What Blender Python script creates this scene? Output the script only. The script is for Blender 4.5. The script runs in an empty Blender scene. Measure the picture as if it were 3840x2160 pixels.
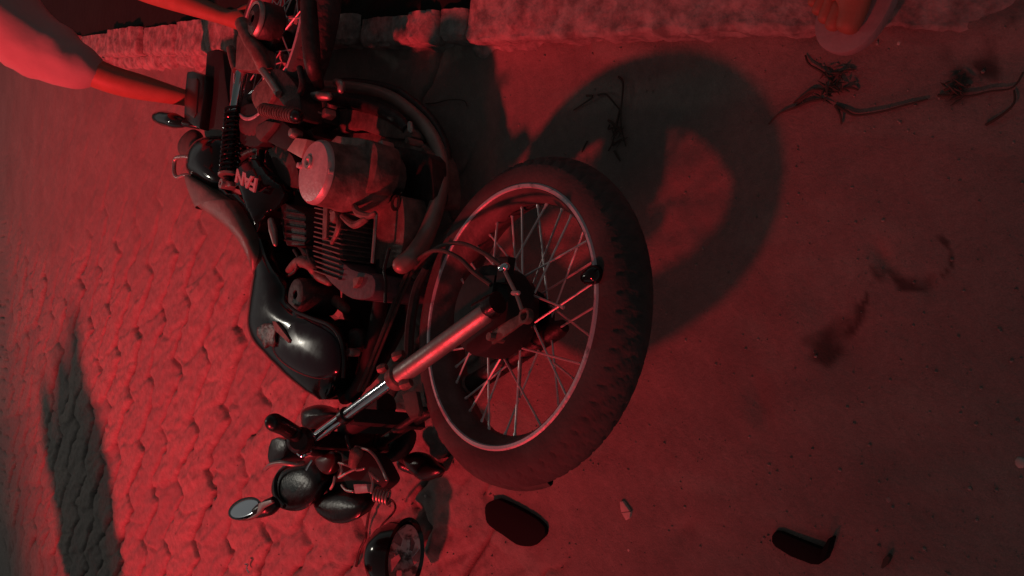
import bpy, bmesh, math, random
import numpy as np
from mathutils import Vector, Matrix, noise
random.seed(7); rng = np.random.default_rng(7)
sc = bpy.context.scene
# ---------------------------------------------------------------- camera, world, lamps, exposure
cam_d = bpy.data.cameras.new('camera'); cam = bpy.data.objects.new('camera', cam_d)
sc.collection.objects.link(cam); sc.camera = cam
H = 1.2; TH = math.radians(45); FPX = 2793.5
Fv = Vector((0, math.cos(TH), -math.sin(TH))); Uv = Vector((0, math.sin(TH), math.cos(TH))); CAM = Vector((0, 0, H))
# the phone was held on its side: image left is up in the world, image top is +X
xr = -Uv; yu = Vector((1, 0, 0)); zb = -Fv
cam.matrix_world = Matrix(((xr.x, yu.x, zb.x, 0), (xr.y, yu.y, zb.y, 0), (xr.z, yu.z, zb.z, H), (0, 0, 0, 1)))
cam_d.sensor_width = 36; cam_d.lens = FPX / 3840 * 36; cam_d.clip_end = 500; cam_d.clip_start = .02

w = bpy.data.worlds.new('World'); sc.world = w; w.use_nodes = True
wn = w.node_tree; bg = wn.nodes['Background']; bg.inputs[1].default_value = .060
wg = wn.nodes.new('ShaderNodeTexCoord'); wsx = wn.nodes.new('ShaderNodeSeparateXYZ'); wr_ = wn.nodes.new('ShaderNodeValToRGB')   # night sky with town glow low down
wn.links.new(wg.outputs['Generated'], wsx.inputs[0]); wn.links.new(wsx.outputs['Z'], wr_.inputs[0]); wn.links.new(wr_.outputs[0], bg.inputs[0])
wr_.color_ramp.elements[0].position = .0; wr_.color_ramp.elements[0].color = (.05, .05, .045, 1)
wr_.color_ramp.elements[1].position = 1; wr_.color_ramp.elements[1].color = (.56, .68, .61, 1)
e_ = wr_.color_ramp.elements.new(.12); e_.color = (2.1, 2.1, 2.0, 1); e_ = wr_.color_ramp.elements.new(.45); e_.color = (.95, 1.0, 1.0, 1)

def lamp(name, kind, loc, energy, col, size=.1, target=None, angle=90, blend=1):
    l = bpy.data.lights.new(name, kind); l.energy = energy; l.color = col
    if kind == 'AREA': l.shape = 'DISK'; l.size = size
    else: l.shadow_soft_size = size
    if kind == 'SPOT': l.spot_size = math.radians(angle); l.spot_blend = blend
    o = bpy.data.objects.new(name, l); sc.collection.objects.link(o); o.location = loc
    if target: o.rotation_euler = (Vector(target) - Vector(loc)).to_track_quat('-Z', 'Y').to_euler()
    return o
RED = (1, .038, .052)
lamp('red_emergency_lamp', 'SPOT', (-4.60, 2.35, 4.85), 2650, RED, .21, (1.10, 3.75, 0), 63, 1)
lamp('red_far_lamp', 'SPOT', (-5.2, 1.2, 2.6), 170, RED, .35, (.3, 2.6, 0), 70, 1)
lamp('street_lamp_light', 'AREA', (.2, 8.2, 3.4), 17, (1, .93, .80), .22, (0, 1.5, 0))
vs = sc.view_settings; vs.view_transform = 'Standard'; vs.look = 'None'; vs.gamma = 1; vs.exposure = 0
vs.use_curve_mapping = False

# ---------------------------------------------------------------- survey helpers
Z1 = (500, 0, .552); Z2 = (500, 700, .552); Z3 = (700, 1400, .5245); Z4 = (1400, 500, .552); Z5 = (1400, 1200, .483)
Z6 = (0, 0, .4142); ZA = (900, 0, .345); ZD = (1700, 1600, .4658); ZE = (2700, 1400, .5244); ZF = (2600, 0, .483)
ZG = (1200, 0, .5435)
FC = Vector((-.047, .952, .267)); FN = Vector((.186, .117, 1)).normalized()      # front wheel
BN = Vector((.10, .05, 1)).normalized()                                            # body of the bike
def ray(x, y): return Fv - Uv * ((x - 1920) / FPX) - Vector((1, 0, 0)) * ((y - 1080) / FPX)
def G(Z, x, y, z=0.):
    r = ray(Z[0] + x * Z[2], Z[1] + y * Z[2]); return CAM + r * ((z - H) / r.z)
def PL(Z, x, y, d, n, c=FC):
    r = ray(Z[0] + x * Z[2], Z[1] + y * Z[2]); return CAM + r * ((d - (CAM - c).dot(n)) / r.dot(n))
def B(Z, x, y, d): return PL(Z, x, y, d, BN)
def W(Z, x, y, d): return PL(Z, x, y, d, FN)
ID = (0, 0, 1)

# ---------------------------------------------------------------- materials
def mat(name, col, rough=.6, metal=0, noise_scale=0, noise_amt=.3, bump=0, bump_scale=60, col2=None, coat=0, spec=.5, lo=.35, hi=.65, rvar=0):
    m = bpy.data.materials.new(name); m.use_nodes = True; nt = m.node_tree; p = nt.nodes['Principled BSDF']
    p.inputs['Base Color'].default_value = (*col, 1); p.inputs['Roughness'].default_value = rough
    p.inputs['Metallic'].default_value = metal; p.inputs['Specular IOR Level'].default_value = spec
    if coat: p.inputs['Coat Weight'].default_value = coat; p.inputs['Coat Roughness'].default_value = .08
    tc = nt.nodes.new('ShaderNodeTexCoord')
    if noise_scale:
        n = nt.nodes.new('ShaderNodeTexNoise'); n.inputs['Scale'].default_value = noise_scale; n.inputs['Detail'].default_value = 8
        n.inputs['Roughness'].default_value = .65
        nt.links.new(tc.outputs['Object'], n.inputs['Vector'])
        r = nt.nodes.new('ShaderNodeValToRGB'); r.color_ramp.elements[0].position = lo; r.color_ramp.elements[1].position = hi
        c2 = col2 or tuple(c * (1 - noise_amt) for c in col)
        r.color_ramp.elements[0].color = (*c2, 1); r.color_ramp.elements[1].color = (*col, 1)
        nt.links.new(n.outputs['Fac'], r.inputs['Fac']); nt.links.new(r.outputs['Color'], p.inputs['Base Color'])
        if rvar:
            mr = nt.nodes.new('ShaderNodeMapRange'); mr.inputs['From Min'].default_value = lo; mr.inputs['From Max'].default_value = hi
            mr.inputs['To Min'].default_value = min(1, rough + rvar); mr.inputs['To Max'].default_value = rough
            nt.links.new(n.outputs['Fac'], mr.inputs['Value']); nt.links.new(mr.outputs['Result'], p.inputs['Roughness'])
    if bump:
        n2 = nt.nodes.new('ShaderNodeTexNoise'); n2.inputs['Scale'].default_value = bump_scale; n2.inputs['Detail'].default_value = 6
        nt.links.new(tc.outputs['Object'], n2.inputs['Vector'])
        b = nt.nodes.new('ShaderNodeBump'); b.inputs['Strength'].default_value = bump; b.inputs['Distance'].default_value = .004
        nt.links.new(n2.outputs['Fac'], b.inputs['Height']); nt.links.new(b.outputs['Normal'], p.inputs['Normal'])
    return m
M = {}
M['gloss'] = mat('black_gloss_paint', (.006, .006, .007), .09, 0, 30, .4, spec=.45, rvar=.07)
M['navy'] = mat('dark_tank_paint', (.010, .010, .018), .14, 0, 25, .3, spec=.4, rvar=.10)
M['black'] = mat('black_plastic', (.011, .010, .011), .28, 0, 40, .5, .2, 90)
M['matte'] = mat('matte_black', (.014, .013, .014), .7, 0, 50, .4, .2, 90)
M['rubber'] = mat('tyre_rubber', (.088, .068, .068), .85, 0, 12, .35, .35, 160)
M['chrome'] = mat('chrome', (.78, .80, .84), .10, 1, 20, .08, rvar=.06)
M['steel'] = mat('dull_steel', (.46, .42, .40), .36, .8, 30, .3, .12, 120, rvar=.15)
M['dirtymetal'] = mat('dirty_aluminium', (.25, .175, .16), .5, .3, 30, .6, .5, 90, rvar=.2)
M['pipe'] = mat('weathered_exhaust', (.34, .25, .23), .42, .35, 16, .3, .15, 120)
M['cover'] = mat('engine_cover_paint', (.60, .50, .51), .36, .3, 40, .25, .2, 120)
M['darkmetal'] = mat('dark_metal', (.065, .055, .055), .5, .5, 45, .5, .4, 110)
M['rim'] = mat('scuffed_rim', (.56, .53, .58), .5, .35, 28, .4, .3, 140, col2=(.12, .10, .10), lo=.30, hi=.44)
M['barrel'] = mat('dark_rim_inside', (.16, .12, .12), .6, .3, 24, .4, .3, 120)  # inside of the rim, in a darker tone than its flange
M['spoke'] = mat('spoke_steel', (.85, .80, .82), .35, .5, 30, .2)
M['seat'] = mat('worn_seat_vinyl', (.17, .155, .135), .42, 0, 18, .35, .3, 80)
M['dusty'] = mat('dusty_plastic', (.085, .065, .06), .7, 0, 25, .5, .3, 80)
M['lens'] = mat('smoked_red_lens', (.045, .012, .012), .3, 0, 30, .2)
M['mirror'] = mat('mirror_glass', (.85, .90, .97), .12, 1)
M['fins'] = mat('engine_fins', (.20, .15, .14), .62, .3, 50, .5, .3, 120)
M['head'] = mat('cylinder_head', (.11, .11, .125), .6, .3, 40, .4, .4, 100)
M['stand'] = mat('bare_metal_stand', (.52, .47, .42), .45, .3, 40, .3, .2)
M['skin'] = mat('skin', (.36, .13, .09), .55, 0, 30, .15, .15, 200)
M['shirt'] = mat('cotton_shirt', (.40, .35, .35), .92, 0, 8, .12, .5, 22)
M['trouser'] = mat('dark_trousers', (.03, .03, .035), .9, 0, 12, .3, .3, 40)
M['sandal'] = mat('rubber_sandal', (.34, .27, .28), .75, 0, 20, .3, .3, 90)
M['hair'] = mat('black_hair', (.012, .010, .010), .6)
M['grit'] = mat('grit', (.34, .29, .27), .8, 0, 60, .6)
M['scrape'] = mat('scraped_paint', (.15, .11, .10), .3, .3, 34, .6, 1, 60, col2=(.012, .010, .010), lo=.40, hi=.62)
M['badge'] = mat('badge_letters', (.34, .26, .28), .5)
M['twig'] = mat('dry_twig', (.085, .060, .052), .9, 0, 30, .4)
M['pebble'] = mat('pale_chip', (.62, .55, .52), .7, 0, 40, .3)
M['leaf'] = mat('leaf', (.05, .09, .035), .6, 0, 30, .4)
M['soil'] = mat('dark_soil', (.007, .007, .005), 1, 0, 8, .5, .6, 30)
M['kerb'] = mat('rough_kerb_stone', (.40, .345, .33), .95, 0, 26, .6, 1, 75, lo=.36, hi=.62)
M['reflector'] = mat('cracked_reflector', (.72, .70, .70), .35, .6, 30, .6, 1, 45, col2=(.14, .12, .12), lo=.40, hi=.5)
M['blackthing'] = mat('black_rubbery_plastic', (.008, .008, .009), .8, spec=.12)

# ---------------------------------------------------------------- mesh helpers
roots = {}
def root(name, label, cat, loc, group=None):
    o = bpy.data.objects.new(name, None); sc.collection.objects.link(o); o.location = loc; o.empty_display_size = .1
    o['label'] = label; o['category'] = cat
    if group: o['group'] = group
    roots[o.name] = Vector(loc); return o
def origin_of(p):
    while p is not None:
        if p.name in roots: return roots[p.name]
        p = p.parent
    return None
def catmull(pts, n=6, closed=False):
    pts = [Vector(p) for p in pts]; out = []; N = len(pts)
    rngi = range(N) if closed else range(N - 1)
    for i in rngi:
        if closed: p0, p1, p2, p3 = pts[i - 1], pts[i], pts[(i + 1) % N], pts[(i + 2) % N]
        else: p0, p1, p2, p3 = pts[max(i - 1, 0)], pts[i], pts[i + 1], pts[min(i + 2, N - 1)]
        for k in range(n):
            t = k / n
            out.append(.5 * ((2 * p1) + (p2 - p0) * t + (2 * p0 - 5 * p1 + 4 * p2 - p3) * t * t + (3 * p1 - p0 - 3 * p2 + p3) * t ** 3))
    if not closed: out.append(pts[-1])
    return out
class MB:
    def __init__(s): s.v = []; s.f = []
    def add(s, v, f):
        o = len(s.v); s.v += [Vector(a) for a in v]; s.f += [[i + o for i in q] for q in f]; return s
    def tube(s, pts, r, seg=12, smooth=0, cap=True, round_end=False):
        pts = [Vector(p) for p in pts]
        rs = list(r) if hasattr(r, '__len__') else [r] * len(pts)
        if smooth:
            q = catmull(pts, smooth); m = len(q)
            rs = [float(np.interp(i / (m - 1) * (len(pts) - 1), range(len(pts)), rs)) for i in range(m)]; pts = q
        if round_end:
            for side in (0, -1):
                p = pts[side]; d = (p - pts[1 if side == 0 else -2]).normalized(); rr = rs[side]
                ext = [(p + d * rr * math.sin(a), rr * math.cos(a)) for a in (.5, 1.0, 1.35)]
                if side == 0: pts = [e[0] for e in ext[::-1]] + pts; rs = [e[1] for e in ext[::-1]] + rs
                else: pts = pts + [e[0] for e in ext]; rs = rs + [e[1] for e in ext]
        v = []; f = []; n = len(pts); prev = None
        for i, p in enumerate(pts):
            t = (pts[min(i + 1, n - 1)] - pts[max(i - 1, 0)]).normalized()
            if prev is None: a = t.orthogonal().normalized()
            else: a = (prev - t * prev.dot(t)).normalized()
            prev = a; b = t.cross(a)
            for k in range(seg):
                ang = 2 * math.pi * k / seg; v.append(p + (a * math.cos(ang) + b * math.sin(ang)) * rs[i])
        for i in range(n - 1):
            for k in range(seg):
                f.append([i * seg + k, i * seg + (k + 1) % seg, (i + 1) * seg + (k + 1) % seg, (i + 1) * seg + k])
        if cap: f.append(list(range(seg))[::-1]); f.append([(n - 1) * seg + k for k in range(seg)])
        return s.add(v, f)
    def lathe(s, c, n, prof, seg=48, a=None, closed=False, a0=0, a1=2 * math.pi):
        c = Vector(c); n = Vector(n).normalized(); a = (a or n.orthogonal()).normalized(); a = (a - n * a.dot(n)).normalized(); b = n.cross(a)
        full = abs(a1 - a0) > 6.28; m = seg if full else seg + 1; v = []; f = []; k = len(prof)
        for i in range(m):
            t = a0 + (a1 - a0) * i / seg; d = a * math.cos(t) + b * math.sin(t)
            for r, h in prof: v.append(c + d * r + n * h)
        for i in range(seg):
            j = (i + 1) % m
            for q in range(k if closed else k - 1):
                f.append([i * k + q, j * k + q, j * k + (q + 1) % k, i * k + (q + 1) % k])
        return s.add(v, f)
    def prism(s, top, n, th):
        n = Vector(n).normalized(); k = len(top); v = [Vector(p) for p in top] + [Vector(p) - n * th for p in top]
        nn = sum(((v[i] - v[0]).cross(v[(i + 1) % k] - v[0]) for i in range(1, k - 1)), Vector())
        idx = list(range(k)); f = [idx, [i + k for i in idx[::-1]]] + [[i + k, (i + 1) % k + k, (i + 1) % k, i] for i in range(k)]
        return s.add(v, f)
    def pillow(s, out, n, up, down, rings=7, pw=.5, cen=None):
        n = Vector(n).normalized(); k = len(out); c = Vector(cen) if cen is not None else sum((Vector(p) for p in out), Vector()) / k; v = []; f = []
        for sgn, hh in ((1, up), (-1, down)):
            base = len(v)
            for j in range(rings):
                sc_ = math.cos(j / rings * math.pi / 2); hgt = hh * math.sin(j / rings * math.pi / 2) ** (2 * pw)
                for p in out: v.append(c + (Vector(p) - c) * sc_ + n * sgn * hgt)
            v.append(c + n * sgn * hh); top = len(v) - 1
            for j in range(rings - 1):
                for i in range(k):
                    q = [base + j * k + i, base + j * k + (i + 1) % k, base + (j + 1) * k + (i + 1) % k, base + (j + 1) * k + i]
                    f.append(q if sgn > 0 else q[::-1])
            for i in range(k):
                q = [base + (rings - 1) * k + i, base + (rings - 1) * k + (i + 1) % k, top]; f.append(q if sgn > 0 else q[::-1])
        return s.add(v, f)
    def box(s, c, ax, ay, az):
        c = Vector(c); v = [c + ax * i + ay * j + az * k for i in (-1, 1) for j in (-1, 1) for k in (-1, 1)]
        return s.add(v, [[0, 1, 3, 2], [4, 6, 7, 5], [0, 4, 5, 1], [2, 3, 7, 6], [0, 2, 6, 4], [1, 5, 7, 3]])
    def build(s, name, m, parent=None, bevel=0, smooth=True, label=None, angle=40, merge=True):
        me = bpy.data.meshes.new(name); org = origin_of(parent)
        if org is None:
            xs = np.array([tuple(p) for p in s.v]); org = Vector((xs[:, 0].mean(), xs[:, 1].mean(), xs[:, 2].min()))
        me.from_pydata([p - org for p in s.v], [], s.f)
        bm = bmesh.new(); bm.from_mesh(me)
        if merge: bmesh.ops.remove_doubles(bm, verts=bm.verts, dist=1e-5)
        bmesh.ops.recalc_face_normals(bm, faces=bm.faces)
        if bevel:
            ed = [e for e in bm.edges if len(e.link_faces) == 2 and e.calc_face_angle(0) > .5]
            bmesh.ops.bevel(bm, geom=ed, offset=bevel, segments=2, profile=.6, affect='EDGES', clamp_overlap=True)
        for f_ in bm.faces: f_.smooth = smooth
        for e in bm.edges:
            if len(e.link_faces) == 2 and e.calc_face_angle(0) > math.radians(angle): e.smooth = False
        bm.to_mesh(me); bm.free()
        me.materials.append(M[m] if isinstance(m, str) else m)
        o = bpy.data.objects.new(name, me); sc.collection.objects.link(o)
        if parent is not None: o.parent = parent
        else: o.location = org; roots[o.name] = org
        if label: o['label'] = label
        return o
def tag(o, label, cat, group=None):
    o['label'] = label; o['category'] = cat
    if group: o['group'] = group
    return o

# ================================================================ GROUND
KP = Vector((.584, 1.318)); KD = Vector((.197, .98)).normalized(); KN = Vector((KD.y, -KD.x))   # kerb foot line, KN points behind the kerb
def axis(lo, hi, fine, flo, fhi, grow=1.22):
    a = list(np.arange(flo, fhi, fine)); st = fine; x = a[-1]
    while x < hi: st *= grow; x += st; a.append(x)
    st = fine; x = a[0]; pre = []
    while x > lo: st *= grow; x -= st; pre.append(x)
    return np.array(pre[::-1] + a)
xs = axis(-60, 60, .0068, -1.6, .95); 
ys = [.1]
while ys[-1] < 6.2: ys.append(ys[-1] + .0058 * max(1, ys[-1] / 2.2))
st = .05
while ys[-1] < 90: st *= 1.22; ys.append(ys[-1] + st)
pre = []; st = .03; y = .1
while y > -30: st *= 1.3; y -= st; pre.append(y)
ys = np.array(pre[::-1] + ys)
XX, YY = np.meshgrid(xs, ys)
def vnoise(x, y, s, seed):
    r = np.random.default_rng(seed); T = r.random((256, 256)); u = x * s + 1000; v = y * s + 1000
    iu = np.floor(u).astype(int); iv = np.floor(v).astype(int); fu = u - iu; fv = v - iv; fu = fu * fu * (3 - 2 * fu); fv = fv * fv * (3 - 2 * fv)
    g = lambda a, b: T[a % 256, b % 256]
    return (g(iu, iv) * (1 - fu) + g(iu + 1, iv) * fu) * (1 - fv) + (g(iu, iv + 1) * (1 - fu) + g(iu + 1, iv + 1) * fu) * fv - .5
a1 = np.array([.085, -.29]); a2 = np.array([-.288, .135]); o0 = np.array([-.877, 3.478])
Minv = np.linalg.inv(np.stack([a1, a2], 1))
wx = XX + .05 * vnoise(XX, YY, 5, 1) + .022 * vnoise(XX, YY, 24, 41); wy = YY + .05 * vnoise(XX, YY, 5, 2) + .022 * vnoise(XX, YY, 24, 42)
tt = Minv[0, 0] * (wx - o0[0]) + Minv[0, 1] * (wy - o0[1]); ss = Minv[1, 0] * (wx - o0[0]) + Minv[1, 1] * (wy - o0[1])
fs = ss - np.floor(ss); col_shift = np.where(fs < .32, fs / .32, (1 - fs) / .68) * .42
t2 = tt - col_shift; dt = np.abs(t2 - np.round(t2)) * .27
wide = np.where(fs < .32, .62 * 1.5, 1.0)
dt = dt * np.where(fs < .32, .62, .9); jn = 1 - np.clip((dt - .0035 * wide) / (.0105 * wide), 0, 1); jn = jn * jn * (3 - 2 * jn)
s3 = ss + .5 * (np.floor(t2) % 2) - .12 * np.cos((t2 - np.floor(t2) - .5) * 3.0)
ds = np.abs(s3 - np.round(s3)) * .30
j2 = 1 - np.clip((ds - .004) / .012, 0, 1)
keep = np.clip(.80 + 1.5 * vnoise(XX, YY, 9, 3) + .8 * vnoise(XX, YY, 3, 4), 0, 1)
joint = np.maximum(jn * np.clip(.45 + .6 * keep, 0, 1) * (1.0 - .42 * (fs < .32)), j2 * .30 * keep)
cell = np.sin(np.floor(t2) * 12.9 + np.floor(ss) * 78.2) * 43758.5; cell = cell - np.floor(cell)
# sand has buried the pavers near the kerb and to the near side: mask by place
pav = np.clip((.02 + .7 * vnoise(XX, YY, 2.2, 6) + .60 - (XX + .05 * (YY - 2.4))) * 2.2, .12, 1)        # falls off toward +X
near = np.clip((YY - 1.15 + .6 * vnoise(XX, YY, 3.1, 8) + np.clip(-XX - .2, 0, .5) * .9) * 2.0, 0, 1)
pav = pav * near
big = (vnoise(XX, YY, 2.1, 11) * .020 + vnoise(XX, YY, 5.3, 12) * .010 + vnoise(XX, YY, 13, 13) * .009)
fine = vnoise(XX, YY, 34, 14) * .0036 + vnoise(XX * .9 + YY * .4, (YY * .9 - XX * .4) * .35, 26, 61) * .0040 + vnoise(XX, YY, 75, 15) * .0018
streak = (vnoise(XX * .8 + YY * .62, (YY * .8 - XX * .62) * .22, 38, 16)) * .0045
streak2 = vnoise(XX * .8 + YY * .62, (YY * .8 - XX * .62) * .35, 85, 17) * .006 + vnoise(XX, YY, 22, 18) * .003
crown = (1 - np.clip(dt / .06, 0, 1)) ** 2
Z = big * .6 + (fine * 1.0) * (.55 + .7 * pav) + pav * (-.021 * joint - .012 * crown + (cell - .5) * .012 + streak * 1.8 + streak2) + .004
def dent(x, y, r, d, ax=1.0, rot=0):
    c, s = math.cos(rot), math.sin(rot); u = (XX - x) * c + (YY - y) * s; v = -(XX - x) * s + (YY - y) * c
    return -d * np.exp(-((u / r) ** 2 + (v / (r * ax)) ** 2))
for (px, py, r, d, ax_, rot) in [(3310, 960, .025, .010, .5, .5), (3150, 1290, .05, .012, .8, .3), (3000, 1210, .04, -.006, .8, 0), (3480, 1060, .02, .006, .5, 0), (2850, 1490, .05, .008, .4, .2), (3260, 1850, .05, -.006, 1, 0), (1030, 2010, .035, .014, .6, .7), (2570, 1980, .03, .008, .5, 2.2), (3700, 180, .05, .01, 1, 0), (2050, 1780, .02, .008, .6, 0)]:
    p = G((0, 0, 1), px, py); Z += dent(p.x, p.y, r, d, ax_, rot)
kd = (XX - KP.x) * KN.x + (YY - KP.y) * KN.y
Z = np.where(kd > .04, np.minimum(Z, 0) - .0, Z)
# clods heaped against the kerb foot
Z += .012 * np.exp(-((kd + .01) / .03) ** 2) * np.clip(.5 + 2 * vnoise(XX, YY, 14, 20), 0, 1)
gv = np.stack([XX.ravel(), YY.ravel(), Z.ravel()], 1); ny, nx = XX.shape
ii = (np.arange(ny - 1)[:, None] * nx + np.arange(nx - 1)[None, :]).ravel()
quads = np.stack([ii, ii + 1, ii + nx + 1, ii + nx], 1)
me = bpy.data.meshes.new('ground'); me.vertices.add(len(gv)); me.vertices.foreach_set('co', gv.ravel().astype(np.float32))
me.loops.add(quads.size); me.loops.foreach_set('vertex_index', quads.ravel().astype(np.int32))
me.polygons.add(len(quads)); me.polygons.foreach_set('loop_start', np.arange(0, quads.size, 4, dtype=np.int32)); me.polygons.foreach_set('loop_total', np.full(len(quads), 4, np.int32))
me.polygons.foreach_set('use_smooth', np.ones(len(quads), bool)); me.update(); me.validate()
for nm, arr in (('joint', joint * pav), ('paver', pav), ('cellv', cell)):
    at = me.attributes.new(nm, 'FLOAT', 'POINT'); at.data.foreach_set('value', arr.ravel().astype(np.float32))
stain = np.zeros_like(XX)
for (px, py, r, ax_, rot, am) in [(3130, 1290, .045, .9, .3, 1), (3170, 1180, .035, .6, .3, .8), (3700, 190, .04, .5, .2, .9), (3560, 330, .10, .25, .1, .6), (3290, 1065, .026, .6, .2, 1), (3540, 960, .022, .3, .4, .9), (3390, 1045, .05, .22, 1.45, 1), (3250, 1120, .05, .16, 2.2, 1), (3555, 1005, .02, .3, .3, .8), (2830, 1500, .04, .4, .4, .5)]:
    p = G((0, 0, 1), px, py); XX0, YY0 = XX, YY; XX = XX0 + .05 * vnoise(XX0, YY0, 22, 51) + .02 * vnoise(XX0, YY0, 60, 53); YY = YY0 + .05 * vnoise(XX0, YY0, 22, 52) + .02 * vnoise(XX0, YY0, 60, 54)
    stain = np.maximum(stain, -dent(p.x, p.y, r, am, ax_, rot)); XX, YY = XX0, YY0
stain = np.clip((stain * (1 + 1.2 * vnoise(XX, YY, 40, 31)) - .35) * 2.2, 0, .85)
at = me.attributes.new('stain', 'FLOAT', 'POINT'); at.data.foreach_set('value', stain.ravel().astype(np.float32))
gm = mat('dusty_ground', (.30, .255, .24), .95); nt = gm.node_tree; P = nt.nodes['Principled BSDF']
tc = nt.nodes.new('ShaderNodeTexCoord')
def nz(scale, det=8):
    n = nt.nodes.new('ShaderNodeTexNoise'); n.inputs['Scale'].default_value = scale; n.inputs['Detail'].default_value = det; n.inputs['Roughness'].default_value = .7
    nt.links.new(tc.outputs['Object'], n.inputs['Vector']); return n
def mix(fac, a, b, typ='MIX'):
    m = nt.nodes.new('ShaderNodeMix'); m.data_type = 'RGBA'; m.blend_type = typ
    for i, x in ((0, fac), (6, a), (7, b)):
        if hasattr(x, 'links'): nt.links.new(x, m.inputs[i])
        elif isinstance(x, tuple): m.inputs[i].default_value = (*x, 1)
        else: m.inputs[i].default_value = x
    return m.outputs[2]
def attr(n):
    a = nt.nodes.new('ShaderNodeAttribute'); a.attribute_name = n; return a.outputs['Fac']
def mr(x, a, b, c, d):
    m = nt.nodes.new('ShaderNodeMapRange'); nt.links.new(x, m.inputs[0])
    for i, q in zip((1, 2, 3, 4), (a, b, c, d)): m.inputs[i].default_value = q
    return m.outputs[0]
c = mix(mr(nz(3.5).outputs['Fac'], .35, .65, 0, 1), (.225, .18, .17), (.33, .275, .255))
c = mix(mr(nz(55, 10).outputs['Fac'], .3, .7, 0, .5), c, (.16, .125, .12))
pc = mix(mr(attr('cellv'), 0, 1, 0, 1), (.27, .245, .24), (.36, .31, .29))
pc = mix(mr(nz(42, 10).outputs['Fac'], .42, .62, .0, .55), pc, (.19, .15, .14))
c = mix(attr('paver'), c, pc)
c = mix(mr(attr('joint'), .15, .9, 0, .9), c, (.065, .052, .048))
c = mix(mr(nz(420, 2).outputs['Fac'], .35, .65, 0, .35), c, (.12, .095, .09))
c = mix(attr('stain'), c, (.05, .035, .033))
nt.links.new(c, P.inputs['Base Color'])
bmp = nt.nodes.new('ShaderNodeBump'); bmp.inputs['Strength'].default_value = .8; bmp.inputs['Distance'].default_value = .004
nt.links.new(nz(110, 9).outputs['Fac'], bmp.inputs['Height']); nt.links.new(bmp.outputs['Normal'], P.inputs['Normal'])
me.materials.append(gm); ground = bpy.data.objects.new('ground', me); sc.collection.objects.link(ground); ground['kind'] = 'structure'

def gz(p):
    i = min(max(int(np.searchsorted(ys, p.y)), 1), len(ys) - 1); j = min(max(int(np.searchsorted(xs, p.x)), 1), len(xs) - 1)
    return float(Z[i - 1:i + 1, j - 1:j + 1].max())
def GG(Z_, x, y, z=0.):
    h0 = gz(G(Z_, x, y, z)); return G(Z_, x, y, z + h0)
# planting bed behind the kerb (dark soil) and the raised concrete slab at its near end
def kpt(s, n, z): p = KP + KD * s + KN * n; return Vector((p.x, p.y, z))
SLAB = -.02        # the slab runs from here toward the camera
mb = MB(); nS, nN = 60, 24; v = []; f = []
for i in range(nS + 1):
    for j in range(nN + 1):
        s_ = SLAB - .02 + (9.0) * (i / nS) ** 1.3; n_ = .05 + 6 * (j / nN) ** 1.8
        v.append(kpt(s_, n_, .045 + .03 * noise.noise(Vector((s_ * 6, n_ * 6, 0)))))
for i in range(nS):
    for j in range(nN): a = i * (nN + 1) + j; f.append([a, a + 1, a + nN + 2, a + nN + 1])
o = mb.add(v, f).build('planting_bed', 'soil'); o['kind'] = 'structure'

# concrete slab / pavement
def rough_block(name, m, s0, s1, n0, n1, ztop, zbot, amp=.006, ds=.012, parent=None, seed=0, freq=22, face_amp=1.0, fade=None):
    ns = max(4, int((s1 - s0) / ds)); nn = max(4, int((n1 - n0) / ds)) if n1 - n0 < 1 else 60; nzv = 8
    loop = []                                     # cross-section: foot of the face, up the face, over the top, down the back
    for k in range(nzv + 1): loop.append((0, k / nzv))
    for k in range(1, nn + 1): loop.append(((k / nn) ** (1.0 if n1 - n0 < 1 else 2.2), 1))
    for k in range(1, 4): loop.append((1, 1 - k / 3))
    v = []; f = []; L = len(loop)
    for i in range(ns + 1):
        s_ = s0 + (s1 - s0) * i / ns
        for a, h in loop:
            n_ = n0 + (n1 - n0) * a; z_ = zbot + (ztop - zbot) * h
            rnd = .016 if (h > .9 and a < .02) else 0
            q = Vector((s_ * freq + seed * 7.3, n_ * freq, z_ * freq))
            d1 = noise.noise(q) + .6 * noise.noise(q * 2.3) + .45 * noise.noise(q * 5.1) + .3 * noise.noise(q * 9.7)
            endr = math.exp(-min(s_ - s0, s1 - s_) / .008) * .010
            ztr = z_ + (d1 * amp * (h > .5)) - endr * (h > .5) - rnd * .4
            if fade and h > 0: ztr = zbot + (ztr - zbot) * max(.02, fade(s_))
            v.append(kpt(s_, n_ + (-d1 * amp * face_amp if a < .02 else 0) + rnd * .4 + (endr if a < .02 else 0), ztr))
    for i in range(ns):
        for k in range(L - 1): a = i * L + k; f.append([a, a + 1, a + L + 1, a + L])
    f.append(list(range(L))); f.append([ns * L + k for k in range(L)][::-1])
    return MB().add(v, f).build(name, m, parent, merge=False, angle=70)
o = rough_block('pavement_slab', 'kerb', -1.9, SLAB, -.012, 5, .072, -.02, .008, .010, seed=3, freq=16,
                fade=lambda s_: min(1, max(.12, (s_ + 1.25) / .55))); o['kind'] = 'structure'
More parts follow.
